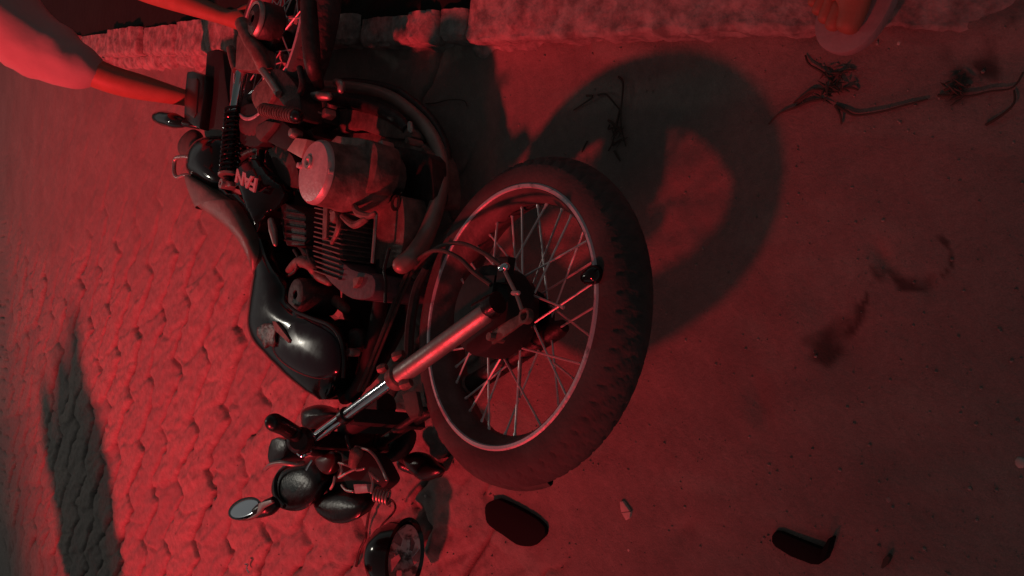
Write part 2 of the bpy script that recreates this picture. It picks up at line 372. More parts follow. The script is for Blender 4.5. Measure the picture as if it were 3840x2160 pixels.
# kerb stones: one thing each
kl = ['rough pale kerb stone beside the concrete slab, first of the row', 'pitted kerb stone with round lumps, between two rough stones', 'long kerb stone just behind the rear wheel of the motorcycle', 'kerb stone hidden partly under the rear wheel', 'kerb stone lit bright red between the mudguard and the rear wheel', 'kerb stone beside the tail of the motorcycle', 'kerb stone above the bare forearm, middle of the far row', 'reddish kerb stone above the elbow of the person in the shirt', 'kerb stone next to the shirt sleeve, at the far end', 'kerb stone farthest away behind the shirt']
s_ = SLAB + .004; lens = [.10, .12, .24, .22, .26, .24, .30, .30, .36, .45, .5, .5]
for i, L_ in enumerate(lens):
    hh = .068 + .012 * math.sin(i * 2.3)
    nm = 'kerb_stone'
    o = rough_block(nm, 'kerb', s_, s_ + L_ - .010, -.004 + .006 * math.sin(i * 5), .066 + .05 * min(1, max(0, (i - 2) / 4)) + .008 * math.sin(i * 3.1), hh, -.02, .007 if i != 1 else .011, .010, seed=10 + i, freq=20 if i != 1 else 30)
    lab = kl[i] if i < len(kl) else ['distant kerb stone beyond the sleeve, second from the end', 'distant kerb stone at the very end of the row'][i - 10]
    tag(o, lab, 'kerb stone', 'kerb stones along the planting bed')
    s_ += L_
# broken mortar lip at the foot of the kerb
def lip(s0, s1, w_, h_, seed, label):
    v = []; f = []; n = int((s1 - s0) / .012)
    for i in range(n + 1):
        s2 = s0 + (s1 - s0) * i / n; k = (.55 + .9 * (noise.noise(Vector((s2 * 14, seed, 0))) + .3)) * min(1, (i + 1) / 4, (n - i + 1) / 4); k = max(.1, k)
        for (a, b) in ((-w_ * k, -.01), (-w_ * k * .9, h_ * .5 * k + .004), (-w_ * k * .5, h_ * k + .004), (.0, h_ * 1.1 * k + .004), (.02, -.01)):
            v.append(kpt(s2, a, b))
    for i in range(n):
        for k in range(4): a = i * 5 + k; f.append([a, a + 1, a + 6, a + 5])
    o = MB().add(v, f).build('mortar_lip', 'kerb', angle=70)
    return tag(o, label, 'mortar')
lip(.62, 2.9, .055, .035, 3, 'crumbling mortar lip lit bright red along the foot of the far kerb')
lip(-.27, .02, .030, .020, 8, 'short mortar ridge lit red at the foot of the near kerb and slab')

# ================================================================ MOTORCYCLE
moto = root('motorcycle', 'black motorcycle lying on its right side with its front wheel toward the camera', 'motorcycle', (.25, 1.45, 0))
def part(mb, name, m, parent=moto, **k): return mb.build(name, m, parent, **k)

def wheel(name, c, n, a, hubr, front=True):
    b = n.cross(a)
    hub = MB()
    hub.lathe(c, n, [(0, -.050), (.030, -.050), (.050, -.040), (.055, -.022), (.032, -.018), (.032, .012), (hubr, .020), (hubr + .004, .045), (hubr - .010, .054), (.045, .058), (.022, .062), (.020, .080), (0, .080)], 48, a)
    for k in range(8):
        t = k / 8 * 2 * math.pi; p = c + (a * math.cos(t) + b * math.sin(t)) * (hubr * .72) + n * .056
        hub.lathe(p, n, [(0, .004), (.004, .004), (.005, -.003)], 8)
    hub = part(hub, name, 'black')
    # tyre with tread grooves
    N, K = 600, 30; v = []; f = []; Rc, r0 = .253, .044
    for i in range(N):
        t = 2 * math.pi * i / N; d = a * math.cos(t) + b * math.sin(t)
        for k in range(K):
            ph = math.radians(-119 + 238 * k / (K - 1)); ap = abs(math.degrees(ph)); rr = r0
            if ap < 58:
                u = (i / N * 60 + (ap / 58) * 1.3 + (.5 if ph > 0 else 0)) % 1
                if (u < .2 and ap > 10) or abs(ap - 26) < 4 and u < .6: rr = r0 - .0027
            if 58 <= ap < 66: rr = r0 + .0008
            if ap < 58: rr *= 1 + .05 * (1 - ap / 58)
            v.append(c + d * (Rc + rr * math.cos(ph) * 1.0) + n * rr * math.sin(ph) * 1.02)
    for i in range(N):
        j = (i + 1) % N
        for k in range(K - 1): f.append([i * K + k, j * K + k, j * K + k + 1, i * K + k + 1])
    part(MB().add(v, f), 'tyre', 'rubber', hub, merge=False)
    rim = MB().lathe(c, n, [(.2380, .030), (.2290, .0430), (.2270, .0400), (.2250, .030), (.2180, .020), (.2120, .008), (.2120, -.008), (.2180, -.020), (.2250, -.030), (.2260, -.040), (.2290, -.044), (.2360, -.0445), (.2395, -.043), (.2400, -.036), (.2220, 0)], 160, a, closed=True)
    part(MB().lathe(c, n, [(.2400, .036), (.2398, .0430), (.2370, .0455), (.2320, .0452), (.2300, .0425)], 160, a), 'rim_flange', 'rim', hub)
    part(rim, 'rim', 'barrel', hub)
    for k in range(36):
        side = 1 if k % 2 else -1; t0 = k / 36 * 2 * math.pi; off = math.radians(42) * (1 if (k // 2) % 2 else -1)
        e = lambda t: a * math.cos(t) + b * math.sin(t)
        p0 = c + e(t0 + off) * (.052 if side < 0 else hubr * .8) + n * .030 * side; p1 = c + e(t0) * .2165 + n * .003 * side
        if front and k in (9, 20, 27): p1 = p0 + (p1 - p0) * .62 + n * .02          # snapped spokes
        m_ = MB().tube([p0, p0.lerp(p1, .94), p0.lerp(p1, .95), p1], [.0021, .0021, .0032, .0032], 6)
        part(m_, 'spoke', 'spoke', hub)
    return hub, a, b
fa = Vector((1, 0, 0)); fa = (fa - FN * fa.dot(FN)).normalized()
WC = FC - FN * .036
front_wheel, fa, fb = wheel('front_wheel', WC, FN, fa, .076)
RN = Vector((.16, .10, 1)).normalized()
RC = PL(ID, 1056, 152, .045, BN)
ra = Vector((1, 0, 0)); ra = (ra - RN * ra.dot(RN)).normalized()
rear_wheel, ra, rb = wheel('rear_wheel', RC, RN, ra, .075, False)
# brake plate, arm, rod, axle
bp = MB().lathe(FC, FN, [(0, .062), (.045, .064), (.066, .062), (.078, .055), (.081, .046), (.081, .0)], 56, fa)
bp.box(W(Z4, 900, 930, .062), fa * .022, fb * .012, FN * .008)
bp.box(W(Z4, 800, 1050, .062), fa * .020, fb * .016, FN * .008)
brake_plate = part(bp, 'brake_plate', 'matte')
mb = MB(); p0 = W(Z4, 815, 1385, .085); p1 = W(Z4, 1030, 1240, .085); d = (p1 - p0).normalized(); sd = FN.cross(d)
mb.prism([p0 - d * .006 - sd * .010, p0.lerp(p1, .5) - sd * .009, p1 - d * .010 - sd * .008, p1 - d * .010 + sd * .008, p0.lerp(p1, .5) + sd * .011, p0 - d * .006 + sd * .012], FN, .005)
mb.lathe(p1, FN, [(.0075, .003), (.0125, .003), (.0125, -.008), (.0075, -.008)], 20, closed=True)
mb.lathe(p0, FN, [(0, .010), (.007, .010), (.008, -.02), (0, -.02)], 12)
part(mb, 'brake_arm', 'dirtymetal', bevel=.0008)
mb = MB(); q0 = W(Z4, 740, 1190, .100); q1 = W(Z4, 820, 1150, .100)
mb.tube([W(Z4, 700, 1200, .09), W(Z4, 850, 1120, .085)], [.0125, .0125], 16)
mb.lathe(W(Z4, 815, 1170, .095), (W(Z4, 900, 1110, .09) - W(Z4, 740, 1200, .09)), [(0, .012), (.018, .012), (.020, 0), (.020, -.010), (0, -.010)], 16)
part(mb, 'axle_clamp', 'black')
# fork: both legs
sh = FN * -.165
def leg(shift, m1='steel', m2='chrome'):
    lo0 = W(Z4, 780, 1210, .098) + shift; lo1 = W(Z2, 1790, 1300, .098) + shift; up1 = W(Z3, 900, 460, .098) + shift
    d = (lo1 - lo0).normalized(); L_ = (up1 - lo0).length; up1 = lo0 + d * L_
    m_ = MB().tube([lo0 - d * .004, lo0 + d * .01, lo1 - d * .05, lo1 - d * .01, lo1], [.012, .0165, .0185, .0195, .0195], 24)
    s_ = part(m_, 'fork_slider', m1)
    part(MB().lathe(lo1, d, [(.014, .010), (.0225, .008), (.0235, -.012), (.020, -.016)], 24), 'dust_seal', 'dirtymetal', s_)
    part(MB().tube([lo1 - d * .02, up1], .0120, 24), 'fork_tube', m2)
    mid = lo0.lerp(up1, .765)
    part(MB().lathe(mid, d, [(.0121, .008), (.0165, .008), (.0165, -.008), (.0121, -.008)], 24, closed=True), 'fork_collar', 'black')
    return lo0, lo1, up1, d
L0, L1, LU, LD = leg(Vector()); R0, R1, RU, RD = leg(sh, 'darkmetal', 'darkmetal')
for (x, y, s2) in ((1690, 1235, .010), (1800, 1150, .012), (1850, 1340, .012), (1900, 1240, .010)):
    part(MB().lathe(W(Z2, x, y, .098), LD + FN * .5, [(0, s2), (s2 * .8, s2 * .8), (s2, 0), (s2 * .7, -s2), (0, -s2)], 8), 'bracket_stub', 'dirtymetal')
# triple clamps
def slab_between(p, q, d, w_, t_): 
    x = (q - p).normalized(); y = d.cross(x).normalized()
    return MB().box((p + q) / 2, x * ((q - p).length / 2 + .022), y * w_, d * t_)
tcp = slab_between(LU - FN * .03, RU, LD, .020, .008); tcp.tube([LU - LD * .012, LU + LD * .026], .021, 20); tcp.tube([RU - LD * .012, RU + LD * .026], .021, 20)
top_clamp = part(tcp, 'top_clamp', 'black', bevel=.003)
pl_ = L0.lerp(LU, .765) - FN * .035; pr_ = R0.lerp(RU, .765)
lower_clamp = part(slab_between(pl_, pr_, LD, .016, .010), 'lower_clamp', 'matte', bevel=.003)
hs0 = (pl_ + pr_) / 2; hs1 = (LU + RU) / 2; inward = (LD.cross(FN)).normalized()
if (B(Z2, 1300, 900, 0) - hs0).dot(inward) < 0: inward = -inward
steer = part(MB().tube([hs0 + inward * .035, hs1 + inward * .035], .026, 18), 'steering_head', 'matte')
# handlebar
hb = [W(Z3, 1640, 680, -.22), W(Z3, 1450, 560, -.14), W(Z3, 1100, 520, -.02), W(Z3, 930, 560, .06), W(Z3, 830, 500, .14), W(Z3, 760, 430, .19)]
part(MB().tube(hb, .011, 14, smooth=6), 'handlebar', 'matte')
part(MB().tube([W(Z3, 800, 450, .165), W(Z3, 700, 385, .21), W(Z3, 625, 350, .25)], [.017, .0165, .0175], 20, round_end=True), 'grip', 'black')
part(MB().tube([W(Z3, 1560, 640, -.20), W(Z3, 1700, 690, -.235), W(Z3, 1790, 690, -.25)], [.021, .022, .020], 18, round_end=True), 'grip', 'black')
cap = MB().lathe(W(Z3, 815, 480, .16), W(Z3, 760, 480, .20) - W(Z3, 840, 470, .14), [(0, .020), (.018, .020), (.026, .012), (.028, 0), (.026, -.02), (0, -.02)], 24)
part(cap, 'switch_housing', 'black')
rb_ = MB().prism([W(Z3, x, y, .17) for x, y in ((600, 470), (640, 455), (700, 470), (715, 520), (690, 600), (650, 640), (585, 650), (572, 600), (580, 530))], FN, .05)
part(rb_, 'switch_block', 'black', bevel=.006)
part(MB().tube([W(Z3, 562, 690, .16), W(Z3, 600, 655, .17), W(Z3, 680, 640, .17), W(Z3, 760, 650, .16), W(Z3, 830, 640, .14)], [.004, .005, .0055, .005, .005], 10, smooth=4, round_end=True), 'clutch_lever', 'steel')
part(MB().tube([W(Z3, 795, 575, .17), W(Z3, 820, 592, .17), W(Z3, 860, 580, .16), W(Z3, 888, 560, .15)], .0028, 8, smooth=4), 'clamp_clip', 'chrome')
part(MB().tube([W(Z3, 855, 690, .14), W(Z3, 870, 660, .14), W(Z3, 892, 625, .14)], .0025, 8, smooth=4), 'cable_end', 'chrome')
# instrument cluster and lamp bracket bodies
def blob(Z, pts, dd, n, up, down, name, m, parent=moto, P_=W, rings=7, pw=.5, sm=5, label=None):
    out = catmull([P_(Z, x, y, dd) for x, y in pts], sm, True)
    return part(MB().pillow(out, n, up, down, rings, pw), name, m, parent, label=label)
gauge = blob(Z3, [(640, 740), (680, 680), (760, 650), (860, 640), (930, 700), (960, 790), (930, 900), (870, 955), (790, 970), (700, 945), (650, 880), (630, 810)], .03, (FN * .6 + Vector((-.6, .1, .3))), .026, .06, 'instrument_pod', 'black', pw=.3)
part(MB().tube([W(Z3, x, y, .055) for x, y in ((770, 640), (690, 680), (645, 740), (635, 820), (650, 890), (700, 950))], .005, 8, smooth=5), 'trim_ring', 'black', gauge)
pod2 = blob(Z3, [(930, 900), (1000, 860), (1150, 850), (1270, 900), (1285, 960), (1240, 1030), (1150, 1062), (1060, 1050), (980, 1000), (940, 950)], .01, (FN * .7 + Vector((-.4, 0, .2))), .022, .05, 'instrument_pod', 'black', pw=.3)
blob(Z3, [(900, 640), (1060, 560), (1200, 540), (1340, 560), (1430, 700), (1440, 780), (1340, 870), (1280, 900), (1100, 900), (960, 840), (900, 740)], -.02, FN, .015, .08, 'lamp_bracket', 'matte')
blob(Z3, [(920, 620), (1000, 570), (1060, 560), (1060, 640), (1020, 720), (960, 700)], .035, FN, .010, .03, 'wiring_cover', 'lens')
for pts in (((1210, 525), (1250, 535), (1300, 550), (1350, 600), (1400, 690), (1430, 760)), ((1090, 640), (1160, 660), (1215, 690), (1270, 680)), ((1100, 650), (1110, 700), (1090, 745), (1150, 710), (1215, 680)), ((1110, 800), (1140, 835), (1190, 845)), ((1310, 710), (1330, 780), (1320, 850)), ((1310, 710), (1370, 765)), ((1060, 740), (1050, 790), (1030, 825))):
    part(MB().tube([W(Z3, x, y, .045) for x, y in pts], .0032, 8, smooth=4, round_end=True), 'wire', 'steel')
part(MB().prism([W(Z3, x, y, .05) for x, y in ((1190, 792), (1285, 790), (1295, 850), (1200, 860))], FN, .012), 'connector', 'cover', bevel=.002)
part(MB().tube([W(Z3, 1215, 575, .05), W(Z3, 1195, 640, .05)], [.015, .012], 14, round_end=True), 'bulb_holder', 'dirtymetal')
part(MB().tube([W(Z3, 1145, 455, .045), W(Z3, 1155, 500, .045), W(Z3, 1170, 545, .045)], .005, 8, round_end=True), 'key_switch', 'black')
# coil of the loose headlamp lead
c0 = W(Z3, 1345, 860, .02); c1 = W(Z3, 1450, 890, .0); dd = (c1 - c0); ua = dd.orthogonal().normalized(); ub = dd.normalized().cross(ua)
part(MB().tube([c0 + dd * (i / 60) + (ua * math.cos(i / 60 * 10 * math.pi) + ub * math.sin(i / 60 * 10 * math.pi)) * .014 for i in range(61)], .0028, 7), 'coiled_lead', 'steel')
# mirror
mirN = (Vector((.54, .15, .82))).normalized()
mc = W(Z3, 412, 965, .12)
def mir_ell(a_, b_, rot, off):
    r = []; 
    for k in range(40):
        t = k / 40 * 2 * math.pi; x = 412 + a_ * math.cos(t) * math.cos(rot) - b_ * math.sin(t) * math.sin(rot); y = 966 + a_ * math.cos(t) * math.sin(rot) + b_ * math.sin(t) * math.cos(rot)
        r.append(PL(Z3, x, y, off, mirN, mc))
    return r
stem = part(MB().tube([W(Z3, 640, 920, .09), W(Z3, 590, 955, .10), W(Z3, 520, 985, .11), W(Z3, 470, 1010, .11)], [.016, .020, .016, .008], 14, smooth=5), 'mirror_stem', 'black')
shell = part(MB().pillow(mir_ell(122, 72, -.42, -.004), mirN, .001, .030), 'mirror_shell', 'gloss')
part(MB().pillow(mir_ell(106, 57, -.42, .002), mirN, .0012, .001), 'mirror_glass', 'mirror', shell)
part(MB().prism([W(Z3, x, y, .125) for x, y in ((515, 930), (545, 920), (600, 905), (612, 925), (575, 945), (540, 965), (520, 1000), (480, 1030), (418, 1045), (440, 1035), (500, 1000))], FN, .006), 'mirror_bracket', 'steel', bevel=.001)
blob(Z3, [(850, 270), (900, 235), (980, 225), (1050, 260), (1100, 300), (1000, 360), (920, 410), (860, 400), (845, 340)], .0, FN, .03, .05, 'fork_cover', 'black')
blob(Z3, [(1080, 420), (1200, 330), (1420, 320), (1520, 360), (1600, 420), (1560, 560), (1440, 640), (1300, 600), (1180, 560)], -.12, FN, .03, .06, 'lamp_bracket', 'matte')
part(MB().prism([W(Z3, x, y, .02) for x, y in ((1540, 150), (1585, 130), (1640, 130), (1665, 260), (1650, 310), (1600, 330), (1565, 270))], FN, .01), 'mudguard_bracket', 'dusty', bevel=.002)
part(MB().tube([W(Z3, 1490, 405, .0), W(Z3, 1560, 360, 0), W(Z3, 1650, 300, 0), W(Z3, 1700, 262, 0)], .007, 10, round_end=True), 'mudguard_stay', 'darkmetal')
blob(Z3, [(1560, 600), (1640, 560), (1720, 580), (1780, 640), (1830, 690), (1790, 740), (1700, 770), (1630, 730), (1570, 660)], -.16, FN, .02, .03, 'brake_reservoir', 'black')
# front mudguard: arc shell round the tyre on the far and front side
def arc_shell(c, n, a, b, r, hw, t0, t1, m, name, seg=40, taper=0, th=.0025):
    v = []; f = []; prof = [(-1, -.030), (-.85, -.010), (-.45, .004), (0, .008), (.45, .004), (.85, -.010), (1, -.030)]
    full = [(x, r + d_) for x, d_ in prof] + [(x * .97, r + d_ - th) for x, d_ in prof[::-1]]; k = len(full)
    for i in range(seg + 1):
        t = math.radians(t0 + (t1 - t0) * i / seg); d = a * math.cos(t) + b * math.sin(t)
        wv = hw * (1 - taper * abs(2 * i / seg - 1) ** 3)
        for x, rr in full: v.append(c + d * rr + n * x * wv)
    for i in range(seg):
        for q in range(k): f.append([i * k + q, (i + 1) * k + q, (i + 1) * k + (q + 1) % k, i * k + (q + 1) % k])
    f.append(list(range(k))); f.append([seg * k + q for q in range(k)][::-1])
    return part(MB().add(v, f), name, m)
# angle 0 = image up (+X), 90 = fb direction
arc_shell(WC - FN * .012, FN, fa, fb, .297, .050, 118, 205, 'dusty', 'front_mudguard', taper=.75)
part(MB().tube([W(Z2, 1870, 1180, .06), W(Z2, 1880, 950, .06), W(Z2, 1925, 700, .055), W(Z2, 1990, 560, .05)], [.009, .010, .010, .008], 8, smooth=5), 'mudguard_stay', 'darkmetal')
# cables
def cable(pts, r=.0035, m='black', name='control_cable'): return part(MB().tube(pts, r, 8, smooth=6), name, m)
cable([W(Z2, 1530, 1390, .05), W(Z2, 1690, 1000, .05), W(Z2, 1800, 720, .04), W(Z2, 1890, 540, .04), W(Z2, 2000, 450, .05), W(Z2, 2100, 435, .06), W(Z2, 2220, 490, .07), W(Z2, 2310, 580, .07), W(Z4, 800, 1030, .07)], .0042, 'dusty')
cable([W(Z2, 1560, 1390, .04), W(Z2, 1720, 1000, .04), W(Z2, 1840, 700, .03), W(Z4, 280, 920, .03), W(Z4, 400, 800, .04), W(Z4, 500, 752, .05), W(Z4, 620, 752, .06), W(Z4, 760, 820, .08), W(Z4, 880, 905, .10)], .0040, 'dusty')
cable([W(Z4, 880, 905, .10), W(Z4, 925, 1000, .095), W(Z4, 970, 1090, .095), W(Z4, 1010, 1200, .092)], .0032, 'steel', 'brake_rod')
part(MB().tube([W(Z4, 900, 905, .1), W(Z4, 870, 915, .1)], [.007, .007], 10, round_end=True), 'cable_adjuster', 'chrome')
part(MB().tube([W(Z4, 950, 1085, .095), W(Z4, 985, 1085, .095)], .004, 8, round_end=True), 'rod_clip', 'cover')
refl = MB().tube([W(Z4, 1460, 975, .01), W(Z4, 1505, 960, .01)], [.013, .016], 14, round_end=True); part(refl, 'spoke_reflector', 'gloss', front_wheel)
for pts in (((700, 640), (800, 600), (900, 560), (1000, 530), (1110, 475)), ((560, 720), (660, 660), (760, 650), (840, 625))):
    cable([W(Z4, x, y, -.04) for x, y in pts], .005, 'matte')

# ---------------- engine
def prism(Z, pts, dtop, th, name, m, bevel=.003, parent=moto, n=BN, P_=B, smooth=0, label=None):
    q = [P_(Z, x, y, dtop) for x, y in pts]
    if smooth: q = catmull(q, smooth, True)
    return part(MB().prism(q, n, th), name, m, parent, bevel=bevel, label=label)
prism(Z1, [(1120, 1010), (1170, 960), (1350, 880), (1500, 900), (1650, 900), (1880, 940), (1990, 1030), (2030, 1180), (2035, 1330), (2010, 1390), (1850, 1395), (1760, 1420), (1500, 1430), (1330, 1420), (1200, 1330), (1130, 1200)], -.06, .08, 'crankcase', 'dirtymetal', .006, smooth=3)
prism(Z1, [(1340, 960), (1440, 930), (1600, 950), (1655, 1010), (1650, 1150), (1600, 1290), (1480, 1350), (1340, 1350)], .075, .06, 'stepped_casing', 'dirtymetal', .004, smooth=2)
prism(Z1, [(1560, 1000), (1640, 1010), (1700, 1100), (1690, 1250), (1600, 1310), (1540, 1240)], .035, .06, 'stepped_casing', 'fins', .004, smooth=2)
eng = prism(Z1, [(1640, 970), (1700, 980), (1990, 1040), (2030, 1180), (2030, 1380), (1880, 1395), (1720, 1330), (1690, 1200), (1650, 1100)], -.045, .04, 'side_casing', 'darkmetal', .005, smooth=3)
part(MB().lathe(B(Z1, 1780, 1180, -.044), BN, [(.008, -.004), (.018, -.001), (.026, .003), (.030, .001), (.030, -.01)], 24), 'casing_boss', 'darkmetal')
cc = B(Z1, 1222, 1165, .165); ca = B(Z1, 1222, 1000, .165) - cc
cov = MB().lathe(cc, BN, [(0, .004), (.045, .004), (.064, .001), (.069, -.005), (.070, -.012)], 56); cv = part(cov, 'generator_cover', 'cover')
part(MB().lathe(cc - BN * .012, BN, [(.069, 0), (.071, -.02), (.071, -.05), (.074, -.055), (.078, -.14)], 56), 'generator_housing', 'dirtymetal')
part(MB().lathe(B(Z1, 1190, 1100, .170), BN, [(.006, -.001), (.008, .003), (.014, .003), (.016, 0), (.016, -.004)], 20), 'inspection_plug', 'steel', cv)
for t in (1.25, 4.6):
    part(MB().lathe(cc + (Vector((math.cos(t), math.sin(t), 0)) * .064), BN, [(0, .004), (.006, .003), (.008, -.006)], 12), 'cover_bolt', 'cover', cv)
for pts, d_, th in ((((1450, 1130), (1480, 1120), (1530, 1140), (1560, 1160), (1650, 1170), (1640, 1290), (1580, 1300), (1570, 1210), (1500, 1200), (1460, 1180)), .085, .04), (((1430, 1260), (1480, 1240), (1510, 1300), (1480, 1380), (1440, 1400), (1420, 1330)), .080, .03), (((1660, 960), (1690, 950), (1710, 1050), (1680, 1070), (1655, 1040)), .075, .03), (((1300, 1310), (1400, 1330), (1580, 1320), (1600, 1360), (1560, 1410), (1400, 1410), (1320, 1370)), .06, .05), (((1440, 980), (1520, 985), (1530, 1010), (1460, 1015)), .06, .03)):
    prism(Z1, pts, d_ - .03, th, 'broken_casing_piece', 'steel', .002)
for (x, y, r_) in ((1700, 1090, .010), (1660, 1125, .009), (1790, 1370, .014), (1400, 1150, .008), (1570, 1370, .009), (1880, 960, .008), (1350, 1000, .009)):
    part(MB().lathe(B(Z1, x, y, -.01), BN, [(0, .010), (r_ * .8, .010), (r_, .004), (r_, -.03)], 10), 'engine_bolt', 'dirtymetal')
prism(Z1, [(1360, 760), (1480, 740), (1700, 800), (1860, 870), (1880, 940), (1700, 930), (1500, 870), (1400, 900)], -.045, .05, 'gearbox_ridge', 'dirtymetal', .005, smooth=3)
# cylinder with fins (axis runs down the picture), then head
ax0 = B(Z2, 1490, 110, .02); ax1 = B(Z2, 1475, 640, .02); axd = (ax1 - ax0); AL = axd.length; axd.normalize()
sx = BN.cross(axd).normalized(); bn = axd.cross(sx) * -1
if bn.dot(BN) < 0: bn = -bn
fx_ = B(Z2, 1620, 455, .08) - B(Z2, 1340, 375, .08); fx_ = (fx_ - bn * fx_.dot(bn)).normalized(); fn_ = bn.cross(fx_).normalized()
def rsq(c_, hx, hn, th, ax=axd):
    return MB().box(c_, sx * hx, bn * hn, ax * th)
barrel = part(rsq(ax0.lerp(ax1, .5), .050, .050, AL * .5), 'cylinder_barrel', 'fins', bevel=.008)
for k in range(15):
    q = ax0 + axd * AL * (.10 + .86 * k / 14); wob = .003 * math.sin(k * 2.1)
    part(MB().box(q, fx_ * (.064 + wob), bn * .064, fn_ * .0016), 'cooling_fin', 'fins', barrel, bevel=.0008)
part(rsq(ax0 + axd * (AL * .45), .006, .010, AL * .40).box(ax0 + axd * AL * .3 + bn * .066, sx * .010, bn * .004, axd * AL * .22), 'fin_damper', 'dirtymetal', barrel, bevel=.002)
hd = prism(Z2, [(1280, 480), (1320, 430), (1480, 560), (1620, 600), (1640, 700), (1600, 760), (1480, 760), (1380, 690), (1290, 590)], .075, .14, 'cylinder_head', 'head', .006, smooth=3)
prism(Z2, [(1490, 620), (1540, 610), (1520, 660), (1490, 690)], .085, .02, 'spark_plug_cap', 'dirtymetal', .002)
prism(Z2, [(1640, 170), (1700, 130), (1800, 60), (1830, 100), (1840, 300), (1800, 500), (1700, 560), (1640, 520), (1650, 350)], .015, .07, 'front_engine_mount', 'dirtymetal', .005, smooth=3)
part(MB().lathe(B(Z2, 1785, 110, .016), BN, [(.012, .001), (.018, .002), (.018, -.01)], 16), 'mount_bolt', 'darkmetal')
part(MB().tube([B(Z2, 1650, 180, .06), B(Z2, 1640, 330, .06), B(Z2, 1625, 520, .06)], .004, 8), 'oil_line', 'steel')
for pts in (((1500, 130), (1530, 180), (1600, 200), (1640, 180)), ((1350, 170), (1400, 230), (1390, 300), (1350, 380)), ((1420, 200), (1500, 260), (1580, 220))):
    part(MB().tube([B(Z2, x, y, .085) for x, y in pts], [.006, .009, .007] + [.005] * (len(pts) - 3), 8, smooth=4, round_end=True), 'mud_caked_bracket', 'dirtymetal')
part(MB().lathe(B(Z2, 1370, 205, .09), BN, [(0, .006), (.012, .006), (.015, .001), (.013, -.02)], 16), 'tensioner_bolt', 'dirtymetal')
# carburettor and airbox
cbc = B(Z2, 1110, 735, .10); cax = (B(Z2, 1330, 760, .04) - cbc).normalized()
cb = MB().lathe(cbc, BN, [(.010, .001), (.011, .004), (.026, .006), (.037, .003), (.040, -.003), (.042, -.06), (.042, -.09)], 36)
carb = part(cb, 'carburettor', 'darkmetal')
part(MB().tube([B(Z2, 1060, 570, .06), B(Z2, 1130, 510, .08), B(Z2, 1210, 530, .08), B(Z2, 1250, 600, .07), B(Z2, 1330, 650, .07)], [.010, .014, .016, .012, .009], 12, smooth=4, round_end=True), 'intake_elbow', 'dirtymetal')
part(MB().tube([B(Z2, 1090, 430, .08), B(Z2, 1120, 490, .09), B(Z2, 1100, 570, .09), B(Z2, 1060, 600, .08)], .0035, 8, smooth=4), 'fuel_hose', 'darkmetal')
part(MB().tube([B(Z2, 1180, 430, .08), B(Z2, 1200, 500, .09), B(Z2, 1250, 560, .08)], .0035, 8, smooth=4), 'fuel_hose', 'darkmetal')
part(MB().tube([B(Z2, 1250, 700, .02), B(Z2, 1360, 760, .02), B(Z2, 1440, 830, .02)], [.018, .014, .012], 12, round_end=True), 'intake_pipe', 'dirtymetal')
ab = prism(Z2, [(1000, 130), (1030, 110), (1170, 190), (1175, 360), (1160, 400), (1040, 400), (1010, 300)], .07, .10, 'airbox', 'darkmetal', .004)
for k in range(5):
    y = 170 + k * 48; part(MB().tube([B(Z2, 1030, y, .073), B(Z2, 1168, y + 22, .073)], .0028, 6), 'airbox_rib', 'darkmetal', ab)
prism(Z1, [(900, 970), (960, 950), (1080, 1060), (1130, 1220), (1120, 1270), (1040, 1260), (980, 1180)], .06, .05, 'air_filter_case', 'dusty', .006, smooth=3)
# frame tubes
def fr(pts, r=.014, m='matte', name='frame_tube', Z=Z2): return part(MB().tube([B(Z, x, y, d_) for x, y, d_ in pts], r, 12, smooth=5), name, m)
fr([(1700, 500, 0), (1690, 700, 0), (1640, 1000, 0), (1560, 1300, 0), (1480, 1430, 0)], .017)
fr([(1450, 1440, .0), (1250, 1000, -.02), (1050, 500, -.03), (900, 100, -.04), (700, -250, -.04)], .018)
fr([(1680, 660, .05), (1715, 720, .05), (1710, 790, .05)], .003, 'steel', 'wire')
fr([(1740, 420, .06), (1705, 560, .06), (1715, 640, .06), (1712, 790, .06)], .0035, 'black', 'control_cable')
fr([(860, 1200, .03), (870, 1000, .04), (960, 820, .05), (1110, 960, .04), (1130, 1240, .02)], .013, 'darkmetal', Z=Z1)
fr([(640, 1180, .03), (760, 1050, .03), (880, 1000, .03), (900, 900, .03)], .011, 'darkmetal', Z=Z1)
fr([(1480, 1100, -.06), (1300, 1180, -.05), (1150, 1320, -.04)], .02, 'matte', Z=Z1)
blob(Z1, [(900, 1050), (1050, 1000), (1200, 1250), (1300, 1400), (1350, 1600), (1250, 1900), (1050, 1900), (950, 1700), (1030, 1400)], -.10, BN, .03, .05, 'inner_frame_panel', 'matte', P_=B)
blob(Z2, [(1480, 500), (1700, 480), (1900, 650), (1850, 900), (1700, 1200), (1560, 1380), (1450, 1350), (1460, 1000), (1420, 800)], -.10, BN, .02, .05, 'radiator_shroud', 'matte', P_=B)
blob(Z2, [(1450, 1010), (1480, 970), (1550, 970), (1560, 1060), (1520, 1130), (1460, 1060)], .02, BN, .02, .03, 'horn', 'darkmetal', P_=B)
part(MB().lathe(B(Z2, 1475, 1125, .05), BN, [(0, .008), (.008, .006), (.010, 0), (.008, -.02)], 12), 'tank_bolt', 'steel')
